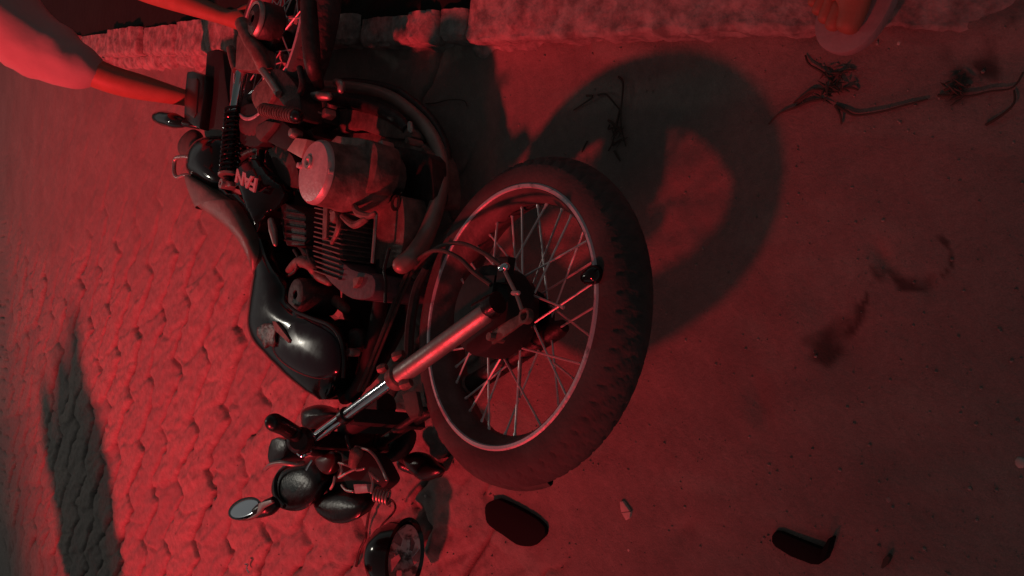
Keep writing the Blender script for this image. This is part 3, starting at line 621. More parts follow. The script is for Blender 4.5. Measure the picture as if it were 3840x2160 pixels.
# exhaust header (bent away, its end is loose)
part(MB().tube([B(Z2, 1825, 530, .04), B(Z2, 1900, 470, .02), B(Z2, 1990, 330, -.03), B(Z2, 2060, 130, -.06), B(Z1, 2095, 1250, -.08), B(Z1, 2090, 1080, -.10), B(Z1, 2000, 880, -.09), B(Z1, 1850, 730, -.10), B(Z1, 1700, 640, -.10), B(Z1, 1500, 595, -.10), B(Z1, 1300, 585, -.09)], [.0195, .0195, .0190, .0180, .016, .016, .016, .016, .016, .016, .016], 20, smooth=6, round_end=True), 'exhaust_header', 'pipe', label='bent exhaust header with its loose end lit red')
part(MB().tube([B(Z1, 2130, 1180, -.12), B(Z1, 2120, 1000, -.13), B(Z1, 2030, 820, -.13), B(Z1, 1880, 680, -.13), B(Z1, 1740, 600, -.12), B(Z1, 1500, 560, -.12), B(Z1, 1380, 560, -.12)], .012, 12, smooth=5), 'frame_cradle', 'darkmetal')
# brake pedal / gear lever group, foot pegs
part(MB().tube([B(Z1, 1140, 700, .06), B(Z1, 1200, 665, .07), B(Z1, 1270, 650, .07), B(Z1, 1325, 655, .06)], [.010, .012, .012, .010], 12, smooth=4, round_end=True), 'gear_lever', 'steel')
part(MB().tube([B(Z1, 1380, 560, .03), B(Z1, 1410, 570, .04), B(Z1, 1410, 610, .04)], [.010, .010, .009], 12, smooth=4, round_end=True), 'gear_lever_toe', 'steel')
part(MB().tube([B(Z1, 1340, 680, -.05), B(Z1, 1480, 700, -.05), B(Z1, 1640, 740, -.05), B(Z1, 1790, 810, -.05), B(Z1, 1860, 880, -.05)], [.012, .014, .016, .016, .012], 12, smooth=5), 'lower_frame_rail', 'darkmetal')
part(MB().tube([B(Z1, 1410, 780, -.07), B(Z1, 1560, 800, -.07), B(Z1, 1720, 870, -.07)], [.02, .022, .02], 12, smooth=4), 'silencer_joint', 'darkmetal')
part(MB().tube([B(Z1, 1880, 840, -.01), B(Z1, 1885, 890, -.01)], [.006, .007], 8, round_end=True), 'kick_stop', 'steel')
prism(Z1, [(1210, 740), (1235, 720), (1255, 760), (1240, 800), (1215, 790)], .07, .02, 'peg_bracket', 'steel', .002)
prism(Z1, [(1260, 770), (1300, 730), (1305, 770), (1275, 800)], .06, .03, 'peg_bracket', 'steel', .002)
prism(Z1, [(1180, 790), (1300, 720), (1290, 830), (1160, 900), (1100, 870)], .0, .05, 'peg_bracket', 'darkmetal', .004)
pg0 = B(Z1, 880, 745, .15); pg1 = B(Z1, 1115, 790, .15); pgd = (pg1 - pg0)
peg = part(MB().tube([pg0, pg1], .0145, 14, round_end=True), 'foot_peg', 'black')
for k in range(13):
    q = pg0 + pgd * (.06 + .88 * k / 12); part(MB().lathe(q, pgd, [(.0146, .0028), (.0178, .002), (.0178, -.002), (.0146, -.0028)], 14, closed=True), 'peg_rib', 'dirtymetal', peg)
prism(Z1, [(930, 480), (1000, 470), (1090, 560), (1130, 660), (1130, 800), (1080, 790), (980, 660), (940, 560)], .115, .06, 'rear_brake_cover', 'darkmetal', .006, smooth=3)
prism(Z1, [(820, 600), (880, 540), (940, 520), (960, 600), (930, 680), (860, 750), (820, 720), (800, 650)], .12, .06, 'swingarm_pivot', 'dirtymetal', .006, smooth=3)
part(MB().tube([B(Z1, 700, 700, .06), B(Z1, 760, 660, .06), B(Z1, 830, 610, .06)], [.005, .005, .005], 8), 'stay_rod', 'chrome')
part(MB().tube([B(Z1, 700, 730, .05), B(Z1, 760, 700, .05), B(Z1, 830, 660, .05)], [.013, .013, .013], 10), 'lower_shock_eye', 'dirtymetal')
part(MB().tube([B(Z1, 795, 848, .07), B(Z1, 850, 852, .07), B(Z1, 920, 815, .07)], .003, 8, smooth=4, round_end=True), 'stand_spring', 'chrome')
# side stand
ks0 = B(Z1, 905, 775, .09); ks1 = B(Z1, 1075, 975, .10)
prism(Z1, [(900, 775), (1000, 800), (1085, 900), (1085, 975), (1060, 985), (960, 860)], .085, .012, 'side_stand', 'stand', .003)
prism(Z1, [(1100, 935), (1180, 945), (1140, 1075), (1040, 1020)], .10, .03, 'stand_block', 'stand', .003)
part(MB().lathe(B(Z1, 1090, 905, .10), BN, [(0, .012), (.010, .010), (.014, 0), (.010, -.02)], 10), 'stand_pivot', 'steel')
prism(Z1, [(1140, 880), (1200, 880), (1230, 920), (1200, 960), (1140, 930)], .05, .05, 'chain_guard_end', 'darkmetal', .003)
# swingarm, chain case, brake hub details at the rear
def rt(pts, r, m, name, seg=14): return part(MB().tube([B(Z1, x, y, d_) for x, y, d_ in pts], r, seg, smooth=4), name, m)
rt([(740, 160, .13), (790, 260, .13), (850, 360, .12), (900, 480, .10)], [.020, .022, .022, .020], 'dirtymetal', 'swingarm')
rt([(1190, 20, .125), (1200, 200, .125), (1215, 400, .12), (1235, 500, .10), (1270, 590, .06)], [.020, .021, .021, .018, .010], 'darkmetal', 'swingarm')
rt([(1010, 330, .0), (1080, 450, .0), (1170, 620, .0)], .010, 'darkmetal', 'brake_torque_rod')
prism(Z1, [(700, 250), (740, 160), (800, 170), (870, 330), (860, 470), (800, 480), (690, 470)], .12, .04, 'rear_axle_plate', 'dirtymetal', .005)
hubc = B(Z1, 850, 140, .13)
part(MB().lathe(hubc, BN, [(.010, .016), (.020, .020), (.040, .012), (.052, -.004), (.055, -.03), (.055, -.05)], 40), 'rear_sprocket_cover', 'darkmetal')
part(MB().lathe(hubc, BN, [(.040, .014), (.046, .016), (.051, .010), (.051, .004)], 40, a0=2.6, a1=6.6), 'cover_ring', 'steel')
prism(Z1, [(910, 290), (940, 220), (955, 260), (1000, 295), (960, 300), (940, 340), (905, 320)], .06, .02, 'torn_bracket', 'steel', .002)
rt([(660, 330, .09), (680, 420, .09), (700, 480, .09)], .012, 'dirtymetal', 'axle_adjuster')
prism(Z1, [(700, 760), (800, 700), (900, 760), (1060, 860), (1100, 1000), (1000, 1010), (900, 960), (820, 1000), (720, 960)], .095, .05, 'dark_cover_panel', 'matte', .006, smooth=3)  # dark panel added to cover the rear tyre in this dark area
prism(Z1, [(830, 860), (900, 820), (960, 830), (930, 880), (860, 960), (830, 930)], .11, .02, 'stand_plate', 'dusty', .003)
rt([(880, 480, .12), (940, 560, .12), (990, 640, .12)], .010, 'steel', 'chain_adjuster')
rt([(1130, 640, .12), (1150, 560, .12), (1130, 460, .12)], .008, 'darkmetal', 'brake_hose')
# rear shock absorbers
def shock(x0, y0, x1, y1, x2, y2, x3, y3, d_, r_, name):
    a_ = B(Z1, x0, y0, d_); b_ = B(Z1, x1, y1, d_); c_ = B(Z1, x2, y2, d_ + .01); e_ = B(Z1, x3, y3, d_ + .01)
    body = part(MB().tube([a_, b_], [r_ * .72, r_ * .62], 20, round_end=True), name, 'chrome')
    part(MB().tube([b_.lerp(c_, -.05), e_], r_ * .45, 14), 'shock_rod', 'black', body)
    ax = (c_ - b_); u = ax.orthogonal().normalized(); v_ = ax.normalized().cross(u); turns = 14; n_ = turns * 22
    part(MB().tube([b_ + ax * (i / n_) + (u * math.cos(i / 22 * 2 * math.pi) + v_ * math.sin(i / 22 * 2 * math.pi)) * r_ for i in range(n_ + 1)], .0042, 8), 'coil_spring', 'gloss', body)
    part(MB().lathe(c_, ax, [(0, .006), (r_ * 1.15, .006), (r_ * 1.2, 0), (r_ * .9, -.006), (0, -.006)], 20), 'spring_seat', 'steel', body)
    part(MB().lathe(e_, BN, [(.006, .02), (.014, .02), (.014, -.02), (.006, -.02)], 16, closed=True), 'shock_eye', 'steel', body)
shock(735, 500, 688, 745, 650, 1185, 640, 1255, .10, .0245, 'rear_shock')
shock(800, 520, 770, 760, 735, 1140, 730, 1200, -.10, .0245, 'rear_shock')
prism(Z1, [(590, 1240), (640, 1230), (660, 1262), (610, 1275)], .12, .02, 'shock_mount', 'steel', .002)
# tail: mudguard, tail lamp, indicator, grab rail, cowl
prism(Z1, [(495, 345), (560, 330), (605, 355), (620, 520), (655, 770), (640, 880), (560, 960), (480, 930), (465, 800), (480, 560)], .06, .10, 'rear_mudguard', 'matte', .01)
tl = prism(Z1, [(362, 484), (400, 480), (482, 510), (475, 650), (446, 878), (340, 815), (345, 640)], .09, .05, 'tail_lamp', 'black', .008)
prism(Z1, [(370, 530), (430, 530), (440, 560), (425, 770), (405, 800), (358, 770)], .094, .01, 'lamp_lens', 'lens', .004, parent=tl)
ind = part(MB().tube([B(Z1, 165, 798, .10), B(Z1, 210, 805, .10), B(Z1, 280, 820, .10), B(Z1, 340, 835, .09)], [.020, .027, .026, .015], 20, smooth=4, round_end=True), 'rear_indicator', 'gloss')
part(MB().tube([B(Z1, 335, 832, .09), B(Z1, 400, 848, .08), B(Z1, 450, 850, .06)], [.013, .011, .014], 14), 'indicator_stem', 'black', ind)
part(MB().tube([B(Z1, 405, 1085, .09), B(Z1, 370, 1065, .10), B(Z1, 300, 1070, .10), B(Z1, 280, 1100, .10), B(Z1, 278, 1170, .10), B(Z1, 300, 1205, .10), B(Z1, 350, 1190, .09), B(Z1, 400, 1200, .08)], .0068, 12, smooth=5), 'grab_rail', 'steel')
blob(Z1, [(440, 900), (400, 880), (340, 930), (310, 1000), (330, 1060), (400, 1070), (440, 1000)], .04, BN, .02, .04, 'tail_cowl', 'dusty', P_=B)
blob(Z1, [(480, 940), (560, 930), (620, 960), (640, 1150), (660, 1250), (600, 1300), (480, 1240), (400, 1180), (400, 1080), (420, 1000)], .06, BN, .05, .07, 'tail_cowl', 'gloss', P_=B, label='glossy black tail cowl catching white highlights')
# seat
so = [(0, 1190), (10, 1300), (60, 1420), (70, 1448)]
seatpts = [B(Z1, 345, 1185, .09), B(Z1, 375, 1300, .09), B(Z1, 430, 1420, .09), B(Z2, 445, 135, .09), B(Z2, 545, 205, .09), B(Z2, 640, 270, .09), B(Z2, 720, 350, .09), B(Z2, 790, 470, .09), B(Z2, 830, 590, .08), B(Z2, 852, 612, .07), B(Z2, 850, 480, .09), B(Z2, 800, 340, .10), B(Z2, 735, 210, .10), B(Z2, 660, 95, .10), B(Z1, 630, 1350, .10), B(Z1, 500, 1250, .10), B(Z1, 420, 1205, .10)]
# lofted seat: cross-sections between left edge and right edge
lef = catmull(seatpts[:9], 5); rig = catmull([seatpts[-1], seatpts[-2], seatpts[-3], seatpts[-4], seatpts[-5], seatpts[-6], seatpts[-7], seatpts[-8]], 5)
def loft(lef, rig, n, up, down, name, m, K=12, parent=moto):
    NN = 40; L2 = [lef[int(i / (NN - 1) * (len(lef) - 1))] for i in range(NN)]; R2 = [rig[int(i / (NN - 1) * (len(rig) - 1))] for i in range(NN)]
    v = []; f = []
    for i in range(NN):
        e = math.sin(math.pi * (.04 + .92 * i / (NN - 1))) ** .35; mid = (L2[i] + R2[i]) / 2; hv = (R2[i] - L2[i]) / 2
        for k in range(K * 2):
            t = 2 * math.pi * k / (K * 2); x = math.cos(t); y_ = math.sin(t)
            x = math.copysign(abs(x) ** .8, x); v.append(mid + hv * x * e + n * ((up if y_ > 0 else down) * (abs(y_) ** .7) * (1 if y_ > 0 else -1) * e))
    for i in range(NN - 1):
        for k in range(K * 2): f.append([i * K * 2 + k, i * K * 2 + (k + 1) % (K * 2), (i + 1) * K * 2 + (k + 1) % (K * 2), (i + 1) * K * 2 + k])
    f.append(list(range(K * 2))); f.append([(NN - 1) * K * 2 + k for k in range(K * 2)][::-1])
    return part(MB().add(v, f), name, m, parent)
seat = loft(lef, rig, BN, .022, .10, 'seat', 'seat')
ub_l = catmull([B(Z1, 430, 1230, .06), B(Z1, 560, 1330, .06), B(Z2, 620, 60, .06), B(Z2, 730, 200, .06), B(Z2, 800, 340, .06), B(Z2, 850, 560, .06)], 5)
ub_r = catmull([B(Z1, 600, 1240, .07), B(Z1, 690, 1330, .07), B(Z2, 740, 60, .07), B(Z2, 830, 200, .07), B(Z2, 880, 360, .07), B(Z2, 880, 560, .07)], 5)
loft(ub_l, ub_r, BN, .012, .06, 'seat_base', 'gloss')
# side cover with badge
sl = catmull([B(Z1, 680, 1180, .10), B(Z1, 700, 1290, .10), B(Z2, 735, 0, .10), B(Z2, 790, 130, .10), B(Z2, 850, 260, .10), B(Z2, 880, 360, .09)], 5)
sr = catmull([B(Z1, 880, 1050, .08), B(Z1, 960, 1180, .08), B(Z2, 1040, 20, .07), B(Z2, 1000, 150, .07), B(Z2, 940, 200, .08), B(Z2, 900, 350, .08)], 5)
side = loft(sl, sr, BN, .028, .05, 'side_cover', 'gloss')
side['label'] = 'glossy black side cover with pale letters'
cur = bpy.data.curves.new('badge', 'FONT'); cur.body = 'FAN'; cur.size = .048; cur.extrude = .0012; cur.bevel_depth = .0004; cur.space_character = .92; cur.shear = .15; cur.offset = .0012
tob = bpy.data.objects.new('tmp', cur); sc.collection.objects.link(tob); bpy.context.view_layer.update()
tm = bpy.data.meshes.new_from_object(tob); bpy.data.objects.remove(tob)
e0 = B(Z1, 845, 1235, .135); e1 = B(Z1, 700, 1160, .135); tx = (e1 - e0).normalized(); tz = (BN + Vector((-.15, -.05, 0))).normalized(); ty = tz.cross(tx).normalized(); tz = tx.cross(ty)
wmax = max(v_.co.x for v_ in tm.vertices); k_ = (e1 - e0).length / wmax
mm = MB().add([e0 - ty * .006 + (tx * v_.co.x + ty * v_.co.y * .62 + tz * v_.co.z) * k_ for v_ in tm.vertices], [list(p.vertices) for p in tm.polygons])
badge = part(mm, 'badge', 'badge', side, smooth=False, label='pale FAN lettering')
# tank: narrow waist and swollen side
tl_ = catmull([B(Z2, 860, 330, .05), B(Z2, 862, 480, .05), B(Z2, 856, 620, .05), B(Z2, 835, 760, .05), B(Z2, 822, 900, .05), B(Z2, 818, 960, .05), B(Z2, 840, 1050, .05), B(Z2, 900, 1140, .05), B(Z2, 1000, 1260, .04), B(Z2, 1130, 1385, .03), B(Z2, 1260, 1450, .02)], 5)
tr_ = catmull([B(Z2, 920, 340, .06), B(Z2, 960, 440, .06), B(Z2, 1010, 560, .07), B(Z2, 1050, 650, .07), B(Z2, 1070, 760, .07), B(Z2, 1160, 850, .07), B(Z2, 1310, 900, .07), B(Z2, 1400, 970, .07), B(Z2, 1445, 1120, .06), B(Z2, 1455, 1300, .04), B(Z2, 1400, 1440, .02)], 5)
tank = loft(tl_, tr_, BN, .040, .14, 'fuel_tank', 'gloss')
kp = catmull([B(Z2, x, y, .085) for x, y in ((1090, 840), (1170, 870), (1300, 930), (1380, 1010), (1405, 1150), (1390, 1270), (1280, 1310), (1130, 1270), (1000, 1180), (950, 1080), (1000, 950))], 5, True)
part(MB().pillow(kp, BN, .020, .02, pw=.45), 'knee_panel', 'navy', tank)
part(MB().tube([B(Z2, x, y, .115) for x, y in ((1050, 800), (1110, 850), (1230, 900), (1330, 940), (1400, 1020), (1430, 1150), (1425, 1300))], .004, 8, smooth=5), 'tank_seam', 'black', tank)
sc_pts = [B(Z2, x, y, .105) for x, y in ((840, 960), (880, 930), (950, 925), (975, 960), (960, 1010), (965, 1060), (950, 1090), (915, 1075), (890, 1100), (870, 1050), (840, 1010))]
part(MB().pillow(sc_pts, BN, .003, .02, rings=6), 'scraped_corner', 'scrape', tank, label='scraped and dented tank corner')
part(MB().prism([B(Z2, x, y, .108) for x, y in ((945, 915), (965, 915), (1060, 1040), (1055, 1062), (960, 975))], BN, .030), 'scratch', 'dirtymetal', tank)
part(MB().tube([B(Z2, 935, 230, .09), B(Z2, 950, 300, .09), B(Z2, 965, 390, .09)], [.008, .011, .006], 12, smooth=4, round_end=True), 'tank_lug', 'steel')

# ================================================================ HEADLAMP hanging by its lead, resting on the ground
hl = root('headlamp', 'round headlamp torn off the motorcycle with cracked silver reflector, lying below the handlebar', 'headlamp', G(Z3, 1500, 1280, 0))
hc = G(Z3, 1545, 1310, .095); hn = (Vector((.05, -.88, -.36))).normalized(); hx = Vector((1, .15, 0)).normalized()
shell_ = MB().lathe(hc - hn * .012, hn, [(0, -.085), (.035, -.080), (.066, -.055), (.083, -.020), (.090, .010), (.093, .020), (.086, .024), (.078, .014)], 56)
hb_ = part(shell_, 'lamp_shell', 'gloss', hl)
part(MB().lathe(hc, hn, [(0, -.045), (.012, -.045), (.030, -.036), (.052, -.020), (.070, .002), (.076, .006)], 56), 'reflector', 'reflector', hb_)
part(MB().lathe(hc - hn * .03, hn, [(0, .012), (.008, .010), (.010, 0), (.010, -.02)], 14), 'bulb', 'chrome', hb_)
for k, (ang, r1, r2) in enumerate(((.4, .03, .068), (1.5, .02, .065), (2.4, .035, .070), (4.4, .030, .068), (5.3, .02, .05))):
    hv = hn.cross(hx).normalized(); e = lambda t, r: hc + (hx * math.cos(t) + hv * math.sin(t)) * r + hn * (.004 + .002 * k)
    part(MB().prism([e(ang, r1), e(ang + .35, r2), e(ang - .1, r2 * .98), e(ang - .4, r1 * 1.4)], (hn + hx * .15 * math.sin(k * 2)).normalized(), .003), 'glass_shard', 'mirror', hb_)
lead = [W(Z3, 1440, 895, .0), G(Z3, 1480, 920, .13), G(Z3, 1492, 960, .12), G(Z3, 1470, 1005, .10), G(Z3, 1400, 1080, .08), G(Z3, 1370, 1140, .07)]
part(MB().tube(lead, .0028, 8, smooth=5), 'lamp_lead', 'lens', hb_)
fallen = [G(Z3, 1315, 960, .06), G(Z3, 1300, 1020, .03), G(Z3, 1285, 1110, .012), G(Z3, 1278, 1180, .01), G(Z3, 1240, 1260, .01), G(Z3, 1212, 1380, .01)]
o = MB().tube(fallen, .004, 8, smooth=5).build('loose_wire', 'lens'); tag(o, 'thin dark red wire trailing over the pavers left of the torn-off headlamp', 'wire')

# ================================================================ DEBRIS
def slabthing(Z, pts, z, m, name, label, cat, bevel=.003, sm=0, group=None):
    z0 = sorted(gz(G(Z, x, y)) for x, y in pts)[-2]; q = [G(Z, x, y, z + z0) for x, y in pts]
    if sm: q = catmull(q, sm, True)
    o = MB().prism(q, (0, 0, 1), z + .008).build(name, m, None, bevel=bevel); return tag(o, label, cat, group)
o = slabthing(ZD, [(250, 650), (275, 610), (340, 588), (400, 600), (620, 712), (700, 770), (735, 815), (735, 870), (700, 910), (640, 960), (575, 968), (500, 950), (400, 880), (285, 800), (255, 740)], .010, 'blackthing', 'phone_case', 'flat black rounded case lying on the ground under the front wheel', 'case', .005, 2)
bk = root('broken_bracket', 'black L shaped broken plastic piece lying on the sand at lower right', 'bracket', G(ZE, 560, 1260, 0))
bp_ = [G(ZE, x, y, .018) for x, y in ((368, 1165), (390, 1132), (430, 1135), (570, 1195), (680, 1240), (740, 1260), (735, 1330), (700, 1372), (650, 1368), (500, 1310), (390, 1240), (368, 1205))]
part(MB().prism(bp_, (0, 0, 1), .017), 'plate', 'blackthing', bk, bevel=.003)
part(MB().prism([G(ZE, x, y, .030) for x, y in ((700, 1372), (722, 1270), (772, 1182), (792, 1186), (765, 1285), (738, 1345))], (0, 0, 1), .029), 'flange', 'blackthing', bk, bevel=.002)
slabthing(ZD, [(1340, 605), (1362, 600), (1388, 640), (1418, 682), (1350, 688), (1343, 650)], .006, 'pebble', 'plastic_shard', 'pale pink plastic shard, upper half of the cracked pair', 'shard', .0006, group='pale plastic shards')
slabthing(ZD, [(1352, 694), (1425, 686), (1418, 735), (1388, 755), (1372, 725)], .006, 'pebble', 'plastic_shard', 'pale pink plastic shard, lower half of the cracked pair', 'shard', .0006, group='pale plastic shards')
slabthing(ZE, [(1165, 1330), (1195, 1300), (1215, 1320), (1195, 1370), (1160, 1400), (1148, 1390)], .012, 'twig', 'dark_chip', 'small dark elongated chip right of the black L shaped piece', 'chip', .001)
pebs = [(ZD, 1408, 995, 22, 'palest round pebble below the cracked shards'), (ZD, 1330, 990, 9, 'tiny pale pebble left of the palest round pebble'), (ZD, 1272, 1010, 8, 'tiny pale pebble, leftmost of the group below the shards'), (ZD, 1880, 930, 10, 'tiny pale pebble, upper of two on bare sand'), (ZD, 1903, 1022, 10, 'tiny pale pebble, lower of two on bare sand'), (ZD, 1335, 1035, 8, 'tiny pale grain below the group of pebbles'), (ZF, 1590, 330, 18, 'dull pebble on the sand right of the sandal'), (ZF, 68, 430, 6, 'tiny white grain in the shadow of the wheel'), (ZE, 1200, 905, 26, 'sandy lump beside the faint hollow at right'), (ZE, 2150, 640, 45, 'smooth pale stone at the right edge'), (Z3, 1700, 878, 12, 'small pebble below the front tyre'), ((0, 1100, 1 / 1.367), 133, 78, 3, 'tiny white speck on the pavers at far left'), ((0, 1100, 1 / 1.367), 640, 708, 3, 'tiny white speck on the pavers in the middle'), ((0, 1100, 1 / 1.367), 83, 884, 4, 'tiny white speck inside the dark shadow at left')]
for (Z_, x, y, r_, lab) in pebs:
    a_ = GG(Z_, x, y); rr = (G(Z_, x, y + r_) - G(Z_, x, y)).length; mb = MB(); out = []
    for k in range(12):
        t = k / 12 * 2 * math.pi; out.append(a_ + Vector((math.cos(t) * rr, math.sin(t) * rr * .8, rr * .3 - .004)) + Vector((random.uniform(-.1, .1) * rr, random.uniform(-.1, .1) * rr, 0)))
    o = mb.pillow(out, (0, 0, 1), rr * .5, rr * .6, 4).build('pebble', 'pebble' if 'sandy' not in lab else 'kerb'); tag(o, lab, 'pebble', 'pebbles scattered on the ground')
o = MB().tube([GG((0, 1100, 1 / 1.367), 1258, 1388, .02), GG((0, 1100, 1 / 1.367), 1270, 1390, .02), GG((0, 1100, 1 / 1.367), 1265, 1408, .015), GG((0, 1100, 1 / 1.367), 1275, 1430, .01)], .003, 8, smooth=4).build('metal_clip', 'chrome')
tag(o, 'small bent shiny metal clip on the pavers at the bottom', 'clip')
# dry plants and twigs
def plant(Z, strands, label, r=.0022, clump=None):
    rt_ = root('dry_weed', label, 'dry weed', G(Z, *strands[0][0], 0), 'dry weeds on the sand')
    for s2 in strands:
        n_ = len(s2); part(MB().tube([GG(Z, x, y, .003 + .005 * math.sin(math.pi * i / max(1, n_ - 1))) for i, (x, y) in enumerate(s2)], [r * (1 - .6 * i / n_) for i in range(n_)], 6, smooth=4), 'stem', 'twig', rt_)
    if clump:
        mb = MB()
        for _ in range(clump[3]):
            x = random.gauss(clump[0], clump[2]); y = random.gauss(clump[1], clump[2] * 1.1); a_ = GG(Z, x, y, random.uniform(.004, .022)); d = Vector((random.uniform(-1, 1), random.uniform(-1, 1), random.uniform(-.1, .3))).normalized() * random.uniform(.005, .016)
            s3_ = d.cross(Vector((0, 0, 1))).normalized() * .0022; mb.add([a_ - d, a_ + s3_, a_ + d, a_ - s3_, a_ + Vector((0, 0, .002))], [[0, 1, 4], [1, 2, 4], [2, 3, 4], [3, 0, 4]])
        part(mb, 'leaves', 'twig', rt_)
    return rt_
plant(ZF, [[(1090, 640), (1000, 560), (900, 500), (870, 430)], [(1080, 700), (930, 700), (860, 740), (780, 800)], [(1000, 770), (900, 790), (780, 840), (665, 885), (585, 965)], [(1100, 580), (1180, 550), (1250, 540)], [(1100, 820), (1180, 860), (1260, 895), (1450, 870), (1650, 815), (1820, 770)], [(1110, 830), (1140, 890), (1150, 965)], [(1150, 700), (1220, 680), (1280, 700)], [(950, 690), (860, 760), (800, 820)]], 'dry weed with a long trailing stem, below the sandal', .0028, (1080, 670, 60, 34))
plant(ZF, [[(1900, 740), (2000, 745), (2150, 745), (2300, 710), (2480, 680), (2560, 560)], [(2270, 970), (2400, 890), (2490, 800), (2490, 700)], [(2020, 740), (2080, 690), (2150, 660)], [(1950, 700), (2050, 650), (2080, 600)]], 'thin dry twig lying at the right edge of the sand', .0024, (2020, 700, 40, 14))
plant(ZG, [[(2060, 530), (2090, 570), (2085, 680), (2075, 780), (2080, 880), (2110, 1010)], [(1920, 655), (1970, 650), (2020, 700), (2070, 760)], [(2070, 760), (2040, 880), (2020, 980), (1990, 1040)], [(2080, 880), (2030, 880), (1990, 890), (2000, 860)], [(2030, 1040), (2070, 1110)], [(1990, 830), (2030, 860), (2060, 900)], [(2020, 1000), (2050, 980), (2080, 960)], [(1840, 660), (1880, 670), (1750, 760)]], 'dry weed stalk standing inside the shadow of the front wheel', .0026, (2045, 900, 30, 14))
plant(ZG, [[(1845, 975), (1830, 1000), (1808, 1050)]], 'single short dry stalk on the lit strip above the tyre', .0022)
plant(ZG, [[(730, 715), (800, 710), (880, 690), (960, 688), (1000, 700), (1015, 735)]], 'thin dry stalk on the ground right of the exhaust header', .0018)
for (cx, cy, lab) in ((1160, 510, 'small tuft of weed at the kerb foot, nearest the sleeve'), (1430, 530, 'small tuft of weed at the kerb foot, nearest the tail lamp')):
    plant(Z6, [[(cx, cy), (cx + random.uniform(-70, 70), cy + random.uniform(10, 60))] for _ in range(9)], lab, .003, (cx, cy, 22, 30))
# leafy plants in the bed
def bush(s0, n0, r_, cnt, label, hmax=.16):
    b0 = kpt(s0, n0, .05); rt_ = root('leafy_plant', label, 'plant', b0, 'plants in the bed behind the kerb'); st_ = MB(); lf = MB()
    for k in range(9):
        a_ = random.uniform(0, 6.28); tip = b0 + Vector((math.cos(a_) * r_ * random.uniform(.4, 1), math.sin(a_) * r_ * random.uniform(.4, 1), random.uniform(.05, hmax)))
        st_.tube([b0, b0.lerp(tip, .5) + Vector((0, 0, .03)), tip], [.003, .002, .001], 5, smooth=3)
        for q in range(cnt // 9):
            p = b0.lerp(tip, random.uniform(.3, 1.05)) + Vector((random.gauss(0, .012), random.gauss(0, .012), random.gauss(.01, .01))); d = Vector((random.uniform(-1, 1), random.uniform(-1, 1), random.uniform(-.3, .4))).normalized() * random.uniform(.014, .03)
            s3_ = d.cross(Vector((0, 0, 1))).normalized() * d.length * .42; lf.add([p - d, p + s3_ - Vector((0, 0, .003)), p + d, p - s3_ - Vector((0, 0, .003)), p], [[0, 1, 4], [1, 2, 4], [2, 3, 4], [3, 0, 4]])
    part(st_, 'stem', 'twig', rt_); part(lf, 'leaves', 'leaf', rt_, merge=False)
bush(2.35, .42, .16, 120, 'low leafy plant in the dark bed between the two arms, left one')
bush(1.95, .36, .13, 90, 'low leafy plant in the dark bed between the two arms, right one')
bush(3.0, .7, .2, 110, 'low leafy plant behind the shirt sleeve, farthest away')

# ================================================================ PEOPLE
def skin_body(name, joints, edges, m, parent, sub=2):
    """joints: {key: (pos, radius or (rx, ry))}; first key is the skin root"""
    org = origin_of(parent); keys = list(joints); me = bpy.data.meshes.new(name)
    me.from_pydata([Vector(joints[k][0]) - org for k in keys], [(keys.index(a), keys.index(b)) for a, b in edges], [])
    o = bpy.data.objects.new(name, me); sc.collection.objects.link(o); o.parent = parent
    sk = o.modifiers.new('skin', 'SKIN'); sk.use_smooth_shade = True
    for i, k in enumerate(keys):
        r = joints[k][1]; r = r if hasattr(r, '__len__') else (r, r)
        me.skin_vertices[0].data[i].radius = r; me.skin_vertices[0].data[i].use_root = (i == 0)
    s_ = o.modifiers.new('sub', 'SUBSURF'); s_.levels = sub; s_.render_levels = sub
    bpy.context.view_layer.update(); dg = bpy.context.evaluated_depsgraph_get()
    nm = bpy.data.meshes.new_from_object(o.evaluated_get(dg)); o.modifiers.clear(); o.data = nm
    nm.materials.clear(); nm.materials.append(M[m]); return o
def hand_joints(J, E, tag_, wrist, dirn, palm_n, curl=.5, s=1.0, thumb=1):
    d = dirn.normalized(); pn = (palm_n - d * palm_n.dot(d)).normalized(); sd = d.cross(pn)
    J[tag_ + 'palm'] = (wrist + d * .045 * s, (.036 * s, .018 * s)); E.append((tag_ + 'wrist', tag_ + 'palm'))
    for k, (off, ln) in enumerate(((-.027, .070), (-.009, .078), (.009, .073), (.027, .058))):
        b = wrist + d * .085 * s + sd * off * s; prev = tag_ + 'palm'; dirc = d.copy(); p = b
        J[tag_ + f'k{k}'] = (p, .0095 * s); E.append((prev, tag_ + f'k{k}')); prev = tag_ + f'k{k}'
        for q in range(3):
            dirc = (dirc + pn * curl * (.5 + .3 * q)).normalized(); p = p + dirc * ln * s * (.45, .32, .25)[q]
            J[tag_ + f'f{k}{q}'] = (p, (.0088, .0080, .0066)[q] * s); E.append((prev, tag_ + f'f{k}{q}')); prev = tag_ + f'f{k}{q}'
    p = wrist + d * .03 * s - sd * .034 * s * thumb; J[tag_ + 't0'] = (p, .011 * s); E.append((tag_ + 'palm', tag_ + 't0'))
    p = p + (d * .5 - sd * thumb * .6 + pn * .4).normalized() * .034 * s; J[tag_ + 't1'] = (p, .0095 * s); E.append((tag_ + 't0', tag_ + 't1'))
    p = p + (d * .8 + pn * .5).normalized() * .030 * s; J[tag_ + 't2'] = (p, .008 * s); E.append((tag_ + 't1', tag_ + 't2'))
